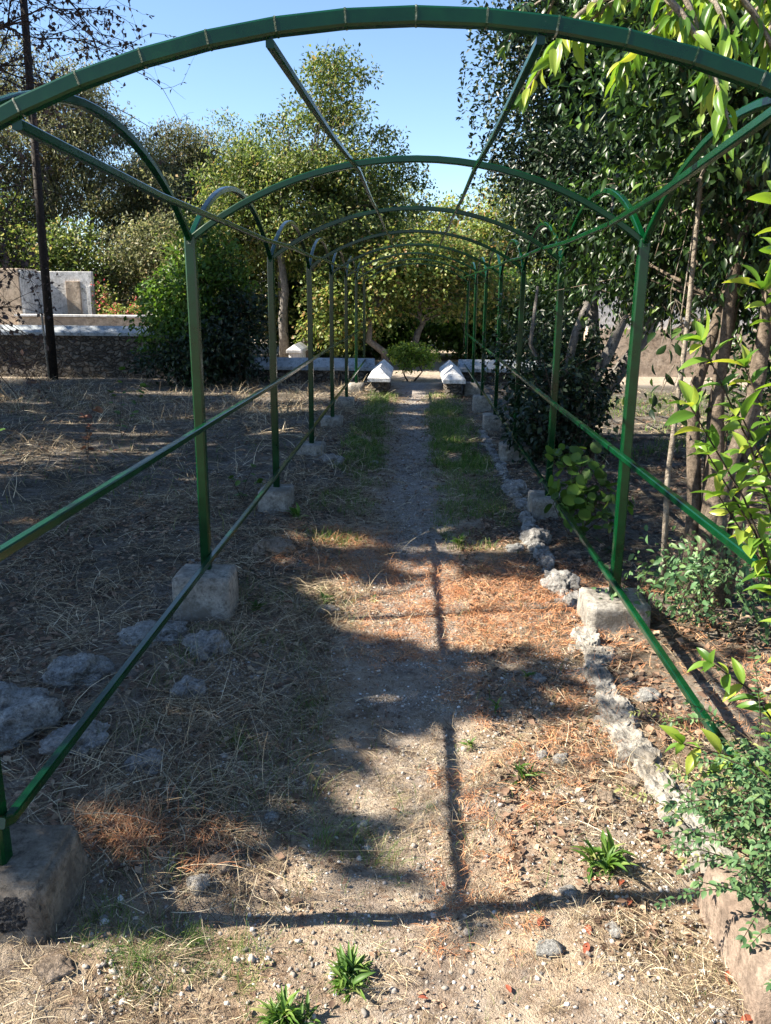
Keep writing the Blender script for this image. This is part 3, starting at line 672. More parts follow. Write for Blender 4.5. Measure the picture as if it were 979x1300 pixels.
for i, (x, y, rx) in enumerate(((-7.4, 4.2, 2.6), (-8.4, 8.2, 2.8), (-10.6, 12.2, 3.0), (-12.8, 17.0, 3.4), (-5.6, 1.0, 1.9), (-12.0, 5.0, 2.8), (-18.2, 16.5, 3.4), (-16.5, 11.5, 3.2))):
    zc = (5.0, 6.6, 8.2, 9.6, 4.4, 7.6, 9.6, 8.4)[i]
    tree('tree', ['tall leafy tree beside the left footings, outside the left edge of the photo', 'tall leafy tree a few steps left of the tunnel, outside the photo', 'tall leafy tree on the left lawn, outside the photo', 'tall leafy tree at the left end of the stone wall', 'small leafy tree nearest the viewer on the left, outside the photo', 'tall leafy tree far to the left of the lawn, outside the photo', 'farthest tall tree left of the stone wall, outside the photo', 'tall leafy tree between the lawn and the stone wall, far outside the left edge'][i],
         'tree', (x-1.0, y-.4-(.8 if i == 0 else 0)), [(x, y, zc, rx, rx*1.1, 1.7), (x+1.0, y+.6, zc+.6, rx*.8, rx, 1.3), (x-.8, y-.6, zc+.3, rx*.8, rx*.9, 1.4)], 170, 210, .17, L_shade, M_bark, .16, sig=.48, seed=100+i, group=cg, wd=.62, filt=shade_filter, hollow=.1, nb=30)  # added shade caster: leaves kept only where their shadow is wanted

# ------------------------------------------------------------------ trees in view
tg = 'trees beyond the wall'
L_cit = lm('citrus_foliage', [(0, (.09, .15, .025)), (.5, (.17, .27, .04)), (1, (.32, .38, .07))])
# big sunlit tree behind the left wall
tree('tree', 'large round olive green tree filling the middle left, behind the bush', 'tree', (-3.7, 25),
     [(-4.2, 25, 4.0, 2.3, 2.0, 2.4), (-2.6, 25.5, 4.2, 2.2, 1.9, 3.0), (-2.3, 25.5, 6.7, 1.3, 1.3, 1.7), (-4.9, 25, 3.8, 1.5, 1.3, 1.7), (-1.2, 26, 4.6, 1.5, 1.4, 1.8), (-4.7, 24.8, 5.3, 1.0, 1.0, .8), (-2.0, 25.5, 8.2, .8, .8, .9), (-5.6, 25, 2.2, 1.2, 1.0, 1.2)], 215, 250, .125, L_olive, M_barkg, .17, 3, .33, seed=11, group=tg, droop=.4, spread=.8, nb=150, hollow=.1)
# grove of grey green trees on the far left
for i, (x, y, e, c) in enumerate((
   (-12.5, 31, [(-13, 31, 5.6, 2.6, 2, 3.2), (-11.8, 31, 8.0, 1.7, 1.6, 2.0), (-14.5, 31, 7.8, 1.8, 1.6, 2.4), (-10.8, 31, 5.2, 1.6, 1.6, 2.4)], L_grey),
   (-9.2, 33, [(-9.4, 33, 4.2, 2.0, 2, 3.2), (-8.8, 33, 6.2, 1.3, 1.3, 1.5)], L_grey),
   (-16.5, 30, [(-17, 30, 5.0, 2.6, 2.4, 3.6), (-15.5, 30, 3.0, 2.4, 2, 2.2)], L_olive),
   (-7.2, 34, [(-7.3, 34, 5.0, 2.0, 1.8, 3.0), (-6.2, 34, 4.4, 2.0, 1.8, 3.0), (-8.6, 34, 2.6, 2.0, 1.8, 2.4)], L_olive))):
    tree('tree', ['tall grey green tree with brownish top at the upper left, behind the pole', 'grey green tree between the pole and the nearest left post', 'dark grey green tree at the far left edge behind the building', 'distant olive tree just left of the large round tree'][i], 'tree', (x, y), e, 210, 240, .14, c, M_barkg, .13, 3, .38, seed=20+i, group=tg, droop=.8, wd=.34, nb=120, spread=.8, hollow=.1)
# low dark growth behind the building
for i, (x, y, h_, c) in enumerate(((-11.5, 26.5, 3.2, L_olive), (-8.6, 27.5, 3.6, L_grey), (-6.4, 27, 3.4, L_olive), (-14.5, 27, 4.4, L_olive), (-4.4, 29, 4.0, L_dark), (-9.8, 30, 5.6, L_grey))):
    tree('shrub', ['olive shrub behind the tall part of the building', 'grey green shrub behind the low parapet', 'olive shrub right of the parapet, behind the bush', 'olive shrub behind the left end of the building', 'dark tall shrub behind the large round tree', 'dark green mass between building and grove'][i], 'shrub', (x, y),
         [(x, y, h_*.45, 1.9, 1.3, h_*.62), (x+1, y, h_*.35, 1.2, 1.1, h_*.5)], 90, 190, .15, c, M_bark, .07, 3, .38, seed=40+i, group='shrubs behind the left wall')
# bush in front of the left wall
tree('bush', 'fresh green bush overhanging the end of the blue grey coping', 'bush', (-5.0, 19.0), [(-5.2, 19.1, 1.2, .85, .8, .9), (-4.7, 19.2, 1.9, .8, .7, .7), (-5.7, 19.1, .6, .6, .6, .5), (-4.2, 19.3, 1.3, .55, .5, .8), (-4.9, 19.1, 2.7, .35, .4, .3), (-4.2, 19.1, 2.3, .25, .3, .3)], 90, 85, .15, L_mid, M_bark, .05, 4, .22, seed=51, group='bushes by the left wall', wd=.5, nb=60, hollow=.1)
tree('bush', 'dark dense bush in deep shade behind the nearest left post', 'bush', (-3.9, 18.6), [(-4.3, 18.4, .25, .85, .6, .75), (-5.2, 18.3, .0, .8, .5, .45), (-4.0, 18.8, .9, .5, .5, .7)], 70, 130, .12, L_dark, M_bark, .05, 4, .28, seed=52, group='bushes by the left wall', wd=.5)
# yellowing fig behind the opening
tree('tree', 'yellowing broad leaved tree with a leaning forked trunk, behind the path opening', 'tree', (-.62, 24.5),
     [(-1.6, 24.5, 1.2, 1.3, 1.0, 1.3), (.3, 24.5, 2.2, 1.8, 1.2, 1.0), (1.6, 24.8, 1.6, 1.2, 1.0, 1.2), (-.5, 24.3, 2.3, 1.4, 1.0, .9), (-2.4, 24.6, .9, .9, .9, 1.1)], 120, 190, .125, L_yel, M_barkg, .15, 2, .34, seed=61, group=tg, wd=.7, spread=.9, fork=.35, nb=80, hollow=.2)
tree('tree', 'small round citrus tree with two thin trunks, framed in the path opening', 'tree', (-.10, 20.6), [(-.12, 20.6, .05, .38, .34, .32), (.2, 20.6, -.02, .22, .3, .2), (-.44, 20.6, .08, .2, .2, .18), (-.05, 20.6, .36, .18, .16, .16)], 40, 90, .08, L_cit, M_bark, .030, 2, .12, seed=62, group=tg, wd=.5, fork=.35)
for i, (x, y, e, c) in enumerate((
   (1.5, 34, [(1.8, 34, 3.2, 2.2, 2, 2.4), (.6, 34, 1.6, 2.4, 2, 1.9)], L_yel),
   (5.0, 33, [(4.9, 33, 3.4, 2.4, 2, 2.6), (5.4, 33, 1.6, 2.6, 2, 2)], L_yel),
   (-2.6, 36, [(-2.6, 36, 2.8, 2.4, 2, 2.7), (-.9, 36, 3.4, 2.4, 2, 2.6)], L_olive),
   (9.0, 32, [(9.0, 32, 4.5, 3.0, 2, 4.0), (12, 32, 4.0, 3, 2, 3.6)], L_olive),
   (3.0, 28, [(3.0, 28, .9, 1.8, 1.2, 1.3), (1.6, 28.5, .6, 1.4, 1.2, 1.0)], L_mid),
   (-1.4, 29, [(-1.5, 29, .9, 1.8, 1.4, 1.4), (-3.2, 29, 1.0, 1.6, 1.2, 1.5)], L_mid),
   (14, 27, [(13.5, 27, 3.5, 3.6, 2, 3.6)], L_dark), (-21, 33, [(-21, 33, 5, 3.4, 3, 5)], L_grey), (7.0, 27.5, [(7, 27.5, 2.4, 2.2, 1.6, 2.4)], L_mid))):
    tree('tree', ['pale yellow green tree seen through the far arches, right of centre', 'pale yellow tree just left of the dark evergreen, far off', 'distant olive tree in the middle between the arches', 'far olive tree hidden behind the dark evergreen', 'low green tree behind the citrus, right side', 'low green tree behind the yellowing tree, left side', 'dark tree at the far right edge', 'grey tree outside the left edge beyond the grove', 'green tree above the pinkish outbuilding'][i], 'tree', (x, y), e, 120, 200, .19, c, M_barkp, .12, 2, .48, seed=70+i, group=tg, wd=.5)
# dark evergreen on the right of the tunnel with pale leaning limbs
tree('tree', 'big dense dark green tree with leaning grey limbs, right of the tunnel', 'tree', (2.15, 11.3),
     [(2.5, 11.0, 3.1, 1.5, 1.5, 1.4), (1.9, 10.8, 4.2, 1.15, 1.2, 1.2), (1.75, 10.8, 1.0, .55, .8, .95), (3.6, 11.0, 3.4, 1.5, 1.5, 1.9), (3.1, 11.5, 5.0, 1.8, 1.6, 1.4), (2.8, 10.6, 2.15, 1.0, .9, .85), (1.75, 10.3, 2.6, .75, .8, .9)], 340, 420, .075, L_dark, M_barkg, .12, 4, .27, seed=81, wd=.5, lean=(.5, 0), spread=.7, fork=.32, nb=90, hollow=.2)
_dt = [o for o in bpy.data.objects if o.get('label', '').startswith('big dense dark green tree')][0]
for pts, rr in (([(1.95, 9.9, -.5), (1.98, 9.75, .25), (2.25, 9.6, .95), (2.45, 9.6, 1.55), (2.75, 9.6, 2.3), (2.8, 9.8, 3.2)], .085), ([(1.9, 9.95, -.5), (1.75, 9.8, .4), (1.85, 9.7, 1.1), (2.15, 9.7, 1.9), (2.2, 9.8, 2.8)], .065), ([(2.0, 9.9, .1), (1.6, 9.8, .45), (1.35, 9.8, .95), (1.4, 9.8, 1.6)], .04)):
    m = MB(); m.tube(pts, [rr*(1-.6*i/(len(pts)-1)) for i in range(len(pts))], n=9); m.build('limb', M_barkg, _dt, smooth=True)
tree('bush', 'dark low bush under the leaning grey limbs', 'bush', (2.0, 9.3), [(1.62, 9.3, .30, .36, .5, .55), (1.6, 9.9, .1, .32, .4, .45), (1.95, 10.2, .5, .35, .5, .6)], 60, 150, .08, L_dark, M_bark, .03, 4, .17, seed=82, wd=.6)
tree('tree', 'dark tree deep in the right background between the stems', 'tree', (6.5, 15), [(6.2, 15, 3.6, 2.3, 2, 2.2), (8.3, 15, 3.4, 2.2, 2, 2.4), (5.0, 15.5, 4.6, 1.7, 1.6, 1.6), (9.5, 14, 3, 2, 2, 2.5)], 200, 220, .13, L_dark, M_bark, .14, 2, .38, seed=83, wd=.5)
# many-stemmed tree close on the right, its crown over the tunnel
tree('tree', 'many stemmed broad leaved tree close on the right, crown reaching over the tunnel', 'tree', (1.84, 4.85),
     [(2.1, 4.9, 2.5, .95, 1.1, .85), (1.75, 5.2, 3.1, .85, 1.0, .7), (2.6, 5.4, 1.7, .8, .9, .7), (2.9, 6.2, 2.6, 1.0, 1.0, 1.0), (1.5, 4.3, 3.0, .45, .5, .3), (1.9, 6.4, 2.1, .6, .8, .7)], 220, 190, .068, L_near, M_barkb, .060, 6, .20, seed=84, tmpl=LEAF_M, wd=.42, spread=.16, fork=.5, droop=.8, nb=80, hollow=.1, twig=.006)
tree('sapling', 'thin straight sapling stem right of the sunlit right post', 'sapling', (1.62, 5.0), [(1.66, 5.2, 2.5, .4, .4, .5), (1.6, 5.1, 1.2, .12, .12, .5)], 16, 22, .085, L_near, M_barkp, .017, 1, .12, seed=85, tmpl=LEAF_M, wd=.42, droop=.6, twig=.004, fork=.8)
tree('shrub', 'leafy shrub at the foot of the many stemmed tree', 'shrub', (1.78, 4.35), [(1.72, 4.4, .02, .34, .35, .26), (1.45, 4.5, .0, .22, .25, .22), (2.1, 4.3, .05, .35, .4, .3)], 44, 34, .045, L_small, M_bark, .008, 4, .10, seed=86, tmpl=LEAF_M, wd=.5, twig=.003)
tree('shrub', 'shrub in the shade beyond the many stemmed tree', 'shrub', (2.9, 7.6), [(3.3, 7.4, .7, .5, .5, .7), (3.9, 8, .7, .7, .6, .9)], 50, 45, .08, L_near, M_bark, .012, 4, .18, seed=87, tmpl=LEAF_M, wd=.5, twig=.004)
tree('vine', 'round leaved vine growing by the third right post', 'vine', (1.3, 6.35), [(1.28, 6.3, .12, .18, .2, .2), (1.42, 6.2, -.05, .2, .2, .18)], 22, 7, .085, L_mid, M_bark, .006, 3, .09, seed=88, tmpl=LEAF_H, wd=.62, twig=.003)

# ------------------------------------------------------------------ near sprays: stems with leaves set along them
def spray(name, label, cat, stems, lsz, lmat, bark, seed, wd=.42, tmpl=LEAF_M, step=.022, rad=.004, group=None, droop=.5, pair=2, updir=.3, whorl=0):
    """stems: list of point lists (world). Leaves in alternating pairs with a whorl at each tip."""
    r = np.random.default_rng(seed); p0 = stems[0][0]; root = empty(name, p0, label, cat, group); m = MB(); P = []; D = []; Nn = []; L = []
    for st in stems:
        st = [np.array(p, float) for p in st]; m.tube(st, [rad*(1-.65*i/(len(st)-1)) for i in range(len(st))], n=5, cap=False)
        seg = [np.linalg.norm(b-a) for a, b in zip(st[:-1], st[1:])]; tot = sum(seg); s = tot*.22; j = 0
        while s < tot:
            t = s; k = 0
            while k < len(seg)-1 and t > seg[k]: t -= seg[k]; k += 1
            p = st[k]+(st[k+1]-st[k])*(t/seg[k]); ax = (st[k+1]-st[k])/seg[k]
            for q in range(pair):
                a = j*2.4+q*math.pi+r.normal()*.35; u = np.cross(ax, [0, 0, 1.0]); u /= np.linalg.norm(u)+1e-6; w = np.cross(u, ax)
                d = u*math.cos(a)+w*math.sin(a)*.7+ax*.55+np.array([0, 0, -droop*r.uniform(.3, 1)])
                P.append(p); D.append(d); Nn.append(np.array([0, 0, 1])*updir*3+r.normal(size=3)*.35); L.append(lsz*r.uniform(.6, 1.15)*(1-.25*s/tot))
            s += step*r.uniform(.7, 1.3); j += 1
        for q in range(whorl or 4):
            a = q*1.57+r.random(); ax = st[-1]-st[-2]; ax /= np.linalg.norm(ax); u = np.cross(ax, [.1, 0, 1.0]); u /= np.linalg.norm(u); w = np.cross(u, ax)
            P.append(st[-1]); D.append(ax*.9+(u*math.cos(a)+w*math.sin(a))*.8+np.array([0, 0, -droop*.4])); Nn.append(np.array([0, 0, 1.])+r.normal(size=3)*.3); L.append(lsz*r.uniform(.5, .95))
    m.build('stems', bark, root, smooth=True)
    V, F = leaves(np.array(P), np.array(D), np.array(Nn), np.array(L), r.uniform(.85, 1.15, len(P))*wd, tmpl); mesh_np('foliage', V, F, lmat, root, smooth=True); return root
def arcstem(p, d, L, r, n=5, grav=.25, wig=.12):
    p = np.array(p, float); d = np.array(d, float); d /= np.linalg.norm(d); out = [p]
    for i in range(n):
        d = d+np.array([0, 0, -grav/n])+r.normal(size=3)*wig/n; d /= np.linalg.norm(d); p = p+d*L/n; out.append(p)
    return out
r_ = np.random.default_rng(5)
# overhanging branch with hanging sunlit leaves, top right
st = [[(2.2, 4.6, 2.45), (1.7, 3.9, 2.6), (1.3, 3.3, 2.55), (.95, 2.9, 2.42), (.6, 2.75, 2.36)]]
for t in np.linspace(.25, 1, 17):
    i = min(int(t*4), 3); p = np.array(st[0][i])*(1-(t*4-i))+np.array(st[0][i+1])*(t*4-i)
    st.append(arcstem(p, (r_.normal()*.9-.25, r_.normal()*.6-.3, -.25+r_.normal()*.3), r_.uniform(.22, .5), r_, grav=1.1))
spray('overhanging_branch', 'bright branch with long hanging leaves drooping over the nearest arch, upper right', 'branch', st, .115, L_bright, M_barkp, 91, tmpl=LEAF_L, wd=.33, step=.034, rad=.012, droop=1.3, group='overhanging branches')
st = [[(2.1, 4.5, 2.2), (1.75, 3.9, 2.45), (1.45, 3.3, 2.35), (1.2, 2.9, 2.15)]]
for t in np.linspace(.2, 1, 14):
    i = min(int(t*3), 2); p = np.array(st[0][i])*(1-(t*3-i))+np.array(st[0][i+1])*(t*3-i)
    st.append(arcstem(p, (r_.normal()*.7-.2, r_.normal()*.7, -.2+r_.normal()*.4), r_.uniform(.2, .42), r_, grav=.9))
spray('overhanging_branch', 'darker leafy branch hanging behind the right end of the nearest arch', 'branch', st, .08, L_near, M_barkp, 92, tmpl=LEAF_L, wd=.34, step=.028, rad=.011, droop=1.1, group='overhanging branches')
st = [[(1.9, 5.6, 3.1), (1.4, 5.4, 3.35), (.95, 5.2, 3.25), (.6, 5.0, 3.0)]]
for t in np.linspace(.15, 1, 12):
    i = min(int(t*3), 2); p = np.array(st[0][i])*(1-(t*3-i))+np.array(st[0][i+1])*(t*3-i)
    st.append(arcstem(p, (r_.normal()*.7-.2, r_.normal()*.7, -.1+r_.normal()*.4), r_.uniform(.25, .5), r_, grav=.9))
spray('overhanging_branch', 'leafy branch against the blue sky between the first and second arch, right of centre', 'branch', st, .09, L_near, M_barkp, 93, tmpl=LEAF_L, wd=.38, step=.03, rad=.010, droop=.9, group='overhanging branches')
# shrub with large bright leaves at the right edge
st = []
for (x, y, z), (tx, ty, tz) in [((1.4, 2.4, -.35), (.93, 2.42, .92)), ((1.4, 2.4, -.35), (.86, 2.36, 1.06)), ((1.4, 2.35, -.35), (.79, 2.34, 1.20)), ((1.4, 2.4, -.35), (.82, 2.40, 1.38)),
                                ((1.42, 2.4, -.35), (.95, 2.36, 1.16)), ((1.42, 2.45, -.35), (.93, 2.3, 1.52)), ((1.36, 2.5, -.35), (1.0, 2.5, .34)), ((1.45, 2.4, -.35), (.99, 2.5, 1.30)), ((1.4, 2.4, -.35), (.92, 2.2, 1.72)), ((1.4, 2.4, -.35), (.86, 2.3, .16)),
                                ((1.5, 2.6, -.35), (1.06, 2.6, 1.02)), ((1.5, 2.6, -.35), (1.06, 2.55, .84)), ((1.5, 2.5, -.35), (1.05, 2.5, 1.62))]:
    a = np.array([x, y, z]); b2 = np.array([tx, ty, tz]); mid_ = a*.5+b2*.5+np.array([.12, .05, .05])
    st.append([a, a*.6+mid_*.4, mid_, mid_*.4+b2*.6+np.array([.02, 0, .02]), b2])
spray('shrub', 'shrub with large glossy light green leaves at the right edge, nearest the viewer', 'shrub', st, .112, L_bright, M_bark, 94, wd=.42, step=.07, rad=.006, droop=.35, updir=.35, whorl=4, tmpl=LEAF_L)
# small leaved shrub at the lower right
st = []
for i in range(105):
    a = r_.uniform(1.6, 4.9); el = r_.uniform(.05, 1.3)
    st.append(arcstem((1.12+r_.normal()*.09, 2.0+r_.normal()*.15, -.14+r_.random()*.36), (math.cos(a)*math.cos(el), .8*math.sin(a)*math.cos(el), math.sin(el)), r_.uniform(.16, .36), r_, grav=.9, wig=.5))
spray('shrub', 'dense small leaved grey green shrub spilling over the lower right footing', 'shrub', st, .030, L_small, M_bark, 95, wd=.55, step=.017, rad=.003, droop=.2, updir=.6)
st = [arcstem((1.25+r_.normal()*.1, 2.75+r_.normal()*.15, -.33), (r_.normal()*.6-.2, r_.normal()*.5, 1), r_.uniform(.18, .4), r_, grav=.8, wig=.5) for i in range(26)]
spray('shrub', 'pale yellowish weed growing up through the low right rail', 'shrub', st, .032, lm('pale_leaf', [(0, (.14, .18, .06)), (1, (.32, .32, .13))], .35, .5, .1), M_bark, 96, wd=.4, step=.02, rad=.0025, droop=.3)

# bare twiggy tree at the upper left, close to the tunnel
def bare(name, label, base, paths, seed, lmat, nleaf):
    r = np.random.default_rng(seed); root = empty(name, base, label, 'tree'); m = MB(); tips = []
    m.tube(paths[0], [.05, .045, .035, .03][:len(paths[0])], n=7); 
    m.build('trunk', M_twig, root, smooth=True); m = MB()
    def grow(p, d, L, rad, lev):
        pts = arcstem(p, d, L, r, 5, grav=.15, wig=.9); m.tube(pts, [rad*(1-.6*i/5) for i in range(6)], n=4 if lev else 5, cap=False)
        for q in pts[2:]: tips.append(q)
        if lev < 3:
            for _ in range(4 if lev < 2 else 3):
                i = r.integers(1, 6); dd = np.array(pts[i])-np.array(pts[i-1]); dd /= np.linalg.norm(dd)
                grow(pts[i], dd+r.normal(size=3)*.65, L*r.uniform(.45, .75), rad*.5, lev+1)
    for pth in paths[1:]:
        pth = [np.array(q, float) for q in pth]; m.tube(pth, [.022*(1-.6*i/(len(pth)-1)) for i in range(len(pth))], n=5, cap=False)
        for i in range(1, len(pth)):
            d = pth[i]-pth[i-1]; d /= np.linalg.norm(d)
            for _ in range(6): grow(pth[i-1]+(pth[i]-pth[i-1])*r.random(), d+r.normal(size=3)*.7, r.uniform(.6, 1.2), .009, 1)
    m.build('branches', M_twig, root, smooth=True)
    T = np.array(tips)[r.choice(len(tips), nleaf)]; n = nleaf
    V, F = leaves(T, rdir(n, r)+np.array([0, 0, -.6]), rdir(n, r), r.uniform(.03, .07, n), r.uniform(.5, .8, n), LEAF_S); mesh_np('sparse_leaves', V, F, lmat, root)
bare('bare_tree', 'nearly bare dark twiggy tree reaching in at the upper left', (-6.4, 9.2, -.4), [
    [(-6.4, 9.2, -.4), (-6.3, 9.2, 1.2), (-6.0, 9.1, 2.6), (-5.7, 9.1, 3.6)],
    [(-5.7, 9.1, 3.6), (-5.1, 9.0, 4.1), (-4.3, 9.0, 4.4), (-3.6, 9.0, 4.5)],
    [(-6.0, 9.1, 2.6), (-5.4, 9.0, 3.1), (-4.7, 8.9, 3.4), (-4.1, 8.9, 3.7)],
    [(-6.3, 9.2, 1.2), (-5.7, 9.2, 1.9), (-5.0, 9.2, 2.3), (-4.4, 9.1, 2.2)],
    [(-5.7, 9.1, 3.6), (-5.5, 9.1, 4.4), (-5.0, 9.1, 5.0)],
    [(-6.2, 9.2, 1.6), (-5.6, 9.1, 1.5), (-5.0, 9.0, 1.2), (-4.6, 9.0, 1.35)], [(-5.7, 9.1, 3.6), (-5.0, 9.0, 3.7), (-4.4, 9.0, 4.0), (-3.9, 9.0, 4.1)]], 5, L_purp, 5200)

# flowering plants on the building
for i, (x, y, z, w, h_) in enumerate(((-8.95, 24.0, .85, .32, .62), (-8.3, 23.3, .80, .35, .22), (-7.8, 23.4, .82, .30, .26))):
    rt = empty('potted_plant', (x, y, z), ['yellow green plant with pink flowers beside the white door', 'low pale flowering plant on the parapet', 'low plant with orange leaves at the right end of the parapet'][i], 'plant', 'plants on the building')
    r = np.random.default_rng(200+i); n = 500; P = np.array([x, y, z+h_*.5])+r.normal(size=(n, 3))*np.array([w, w*.6, h_])*.5; P[:, 2] = np.maximum(P[:, 2], z)
    V, F = leaves(P, rdir(n, r), rdir(n, r), r.uniform(.06, .12, n), r.uniform(.4, .7, n), LEAF_S); mesh_np('foliage', V, F, L_yel, rt)
    n = 90; P = np.array([x, y-.05, z+h_*.5])+r.normal(size=(n, 3))*np.array([w, w*.6, h_])*.5; P[:, 2] = np.maximum(P[:, 2], z)
    V, F = leaves(P, rdir(n, r), rdir(n, r), r.uniform(.05, .09, n), r.uniform(.6, .9, n), LEAF_S); mesh_np('flowers', V, F, M_red, rt)

# ------------------------------------------------------------------ ground cover (uncountable)
def put(n, x0, x1, y0, y1, dens, r):
    x = r.uniform(x0, x1, n); y = y0+(y1-y0)*r.random(n)**1.0; k = r.random(n) < dens(x, y); return x[k], y[k]
def pathmask(x, y): return np.exp(-((x-.0-.05*np.sin(y*.8))/np.where(y > 6, .20, .36))**4)
r = np.random.default_rng(77)
G = []
def gravel(n, x0, x1, y0, y1, dens, smin, smax):
    x, y = put(n, x0, x1, y0, y1, dens, r); s = smin*(smax/smin)**(r.random(len(x))**2.6)
    G.append(pebbles(np.stack([x, y, hf(x, y)+s*.15], 1), s, r))
gravel(42000, -1.1, 1.15, 1.45, 4.2, lambda x, y: .25+.75*(fbm(x, y, 2.2, 3, 61) > .5), .0015, .0105)
gravel(16000, -.6, .7, 4, 9.5, lambda x, y: pathmask(x, y), .003, .012)
gravel(3500, -.5, .5, 9, 17, lambda x, y: pathmask(x, y), .006, .02)
gravel(130, -1.1, 1.15, 1.5, 6, lambda x, y: np.ones_like(x), .010, .022)
gravel(1500, -1.1, 1.1, 1.5, 5.5, lambda x, y: (fbm(x, y, 3.5, 3, 62) > .56)*1.0, .006, .017)
gravel(9000, -2.2, 2.2, 1.5, 9, lambda x, y: .6*(fbm(x, y, 3.5, 3, 63) > .5), .003, .011)
V, F = join(G); M_grav = island_mat('gravel_stones', [(0, (.15, .14, .13)), (.4, (.27, .24, .21)), (.8, (.40, .36, .32)), (.95, (.50, .48, .45)), (1, (.66, .65, .63))], .9, 0, .2, .1)
tag(mesh_np('gravel', V, F, M_grav), 'loose grey and white gravel scattered on the path', 'gravel', kind='stuff')

def straw(n, x0, x1, y0, y1, dens, l0, l1, w0, w1, tilt=.2, curl=.22, seg=4):
    x, y = put(n, x0, x1, y0, y1, dens, r); n = len(x); az = r.uniform(0, 6.28, n)
    m_ = n*2//3; nc_ = max(1, m_//16); k = r.integers(0, nc_, m_); cx_, cy_ = x[:nc_].copy(), y[:nc_].copy(); ca = r.uniform(0, 6.28, nc_)   # two thirds lie in matted bundles
    x[-m_:] = cx_[k]+r.normal(size=m_)*l1*.22; y[-m_:] = cy_[k]+r.normal(size=m_)*l1*.22; az[-m_:] = ca[k]+r.normal(size=m_)*.55
    P = np.stack([x, y, hf(x, y)+r.random(n)*.022+.003], 1)
    return ribbons(P, az, r.normal(size=n)*tilt+.12, r.uniform(l0, l1, n), r.uniform(w0, w1, n), r.normal(size=n)*curl, seg, r, droop=.12)
side = lambda x, y: np.clip(1.0-.93*pathmask(x, y), 0, 1)*(.35+.65*(fbm(x, y, 1.6, 3, 71) > .46))
near_d = lambda x, y: (fbm(x, y, 2.5, 3, 73) > .5)*(.5+.5*(y < 2))*(1-.5*pathmask(x, y))
pink = lambda x, y: np.exp(-((x-.45)/.75)**4-((y-4.9)/.85)**4)
left_d = lambda x, y: side(x, y)*(x < -.35)
S1 = [straw(26000, -1.15, 1.15, 1.45, 4.6, near_d, .02, .13, .0010, .0024), straw(7000, -.8, .9, 2, 7, lambda x, y: .6+x*0, .015, .07, .001, .002), straw(26000, -3.6, -.35, 2.2, 8, left_d, .07, .26, .0015, .0035),
      straw(6500, -1.2, -.4, 2.2, 4.8, lambda x, y: .2+.8*(fbm(x, y, 3, 3, 78) > .48), .05, .26, .0012, .0030, .35, .2), straw(5000, -1.1, 0, 4.2, 8.5, lambda x, y: .3+.7*(fbm(x, y, 3, 3, 79) > .5), .06, .28, .0018, .0036, .3, .2), straw(16000, -8, -.5, 8, 17, left_d, .14, .40, .004, .008, .4),
      straw(1500, -1.25, -.55, 2.3, 4.3, lambda x, y: np.exp(-((x+.85)/.3)**4), .12, .36, .0014, .003, .5, .12),
      straw(14000, .6, 4.2, 2.2, 9, lambda x, y: side(x, y)*.7, .06, .22, .0015, .0035), straw(8000, .6, 9, 9, 18, lambda x, y: side(x, y), .12, .3, .004, .008), straw(9000, -12, -1, 13, 20.3, lambda x, y: np.ones_like(x), .15, .4, .006, .011, .5)]
S1 += [straw(16000, -1.15, 1.15, 1.45, 3.4, lambda x, y: .15+.85*(fbm(x, y, 3.8, 3, 74) > .52), .015, .10, .0009, .002, .3), straw(12000, -1.4, 1.2, 7, 17, lambda x, y: 1-.7*pathmask(x, y), .08, .26, .003, .006, .25), straw(5000, -.5, .5, 4, 15, lambda x, y: .6+x*0, .04, .14, .002, .004), straw(9000, -3.4, -1.1, 2.5, 8, lambda x, y: (fbm(x, y, 2, 3, 76) > .48)*1.0, .10, .34, .0018, .0042, .35), straw(9000, -9, -1.2, 7, 18, lambda x, y: (fbm(x, y, 1.1, 3, 77) > .5)*1.0, .15, .45, .005, .011, .55)]
V, F = join(S1); M_straw = island_mat('dry_straw', [(0, (.05, .035, .025)), (.3, (.14, .105, .07)), (.6, (.30, .235, .15)), (.85, (.52, .42, .27)), (1, (.76, .66, .48))], .75, .12, .2, .1)
tag(mesh_np('dry_straw', V, F, M_straw), 'grey and straw coloured dry grass stems strewn over the ground', 'dry grass', kind='stuff')
S2 = [straw(34000, -.5, 1.35, 3.9, 6.3, lambda x, y: pink(x, y), .03, .11, .0016, .003, .4, .9), straw(4500, -1.0, -.1, 5.3, 6.5, lambda x, y: .9+x*0, .03, .12, .0016, .0035, .5), straw(3500, .9, 1.9, 3.2, 5.2, lambda x, y: .8+x*0, .03, .12, .0016, .003, .5),
      straw(1500, -1.15, -.6, 2.3, 2.6, lambda x, y: .9+x*0, .03, .11, .002, .004, .5), straw(9000, .1, .95, 2.0, 3.9, lambda x, y: (fbm(x, y, 3, 3, 75) > .5)*.8, .03, .09, .0014, .0026, .4, .9)]
V, F = join(S2); M_pink = island_mat('pinkish_chaff', [(0, (.20, .075, .035)), (.5, (.50, .23, .11)), (1, (.74, .44, .24))], .8, .12, .2, .1)
tag(mesh_np('chaff', V, F, M_pink), 'pinkish brown chaff and broken straw in the sun patches', 'chaff', kind='stuff')

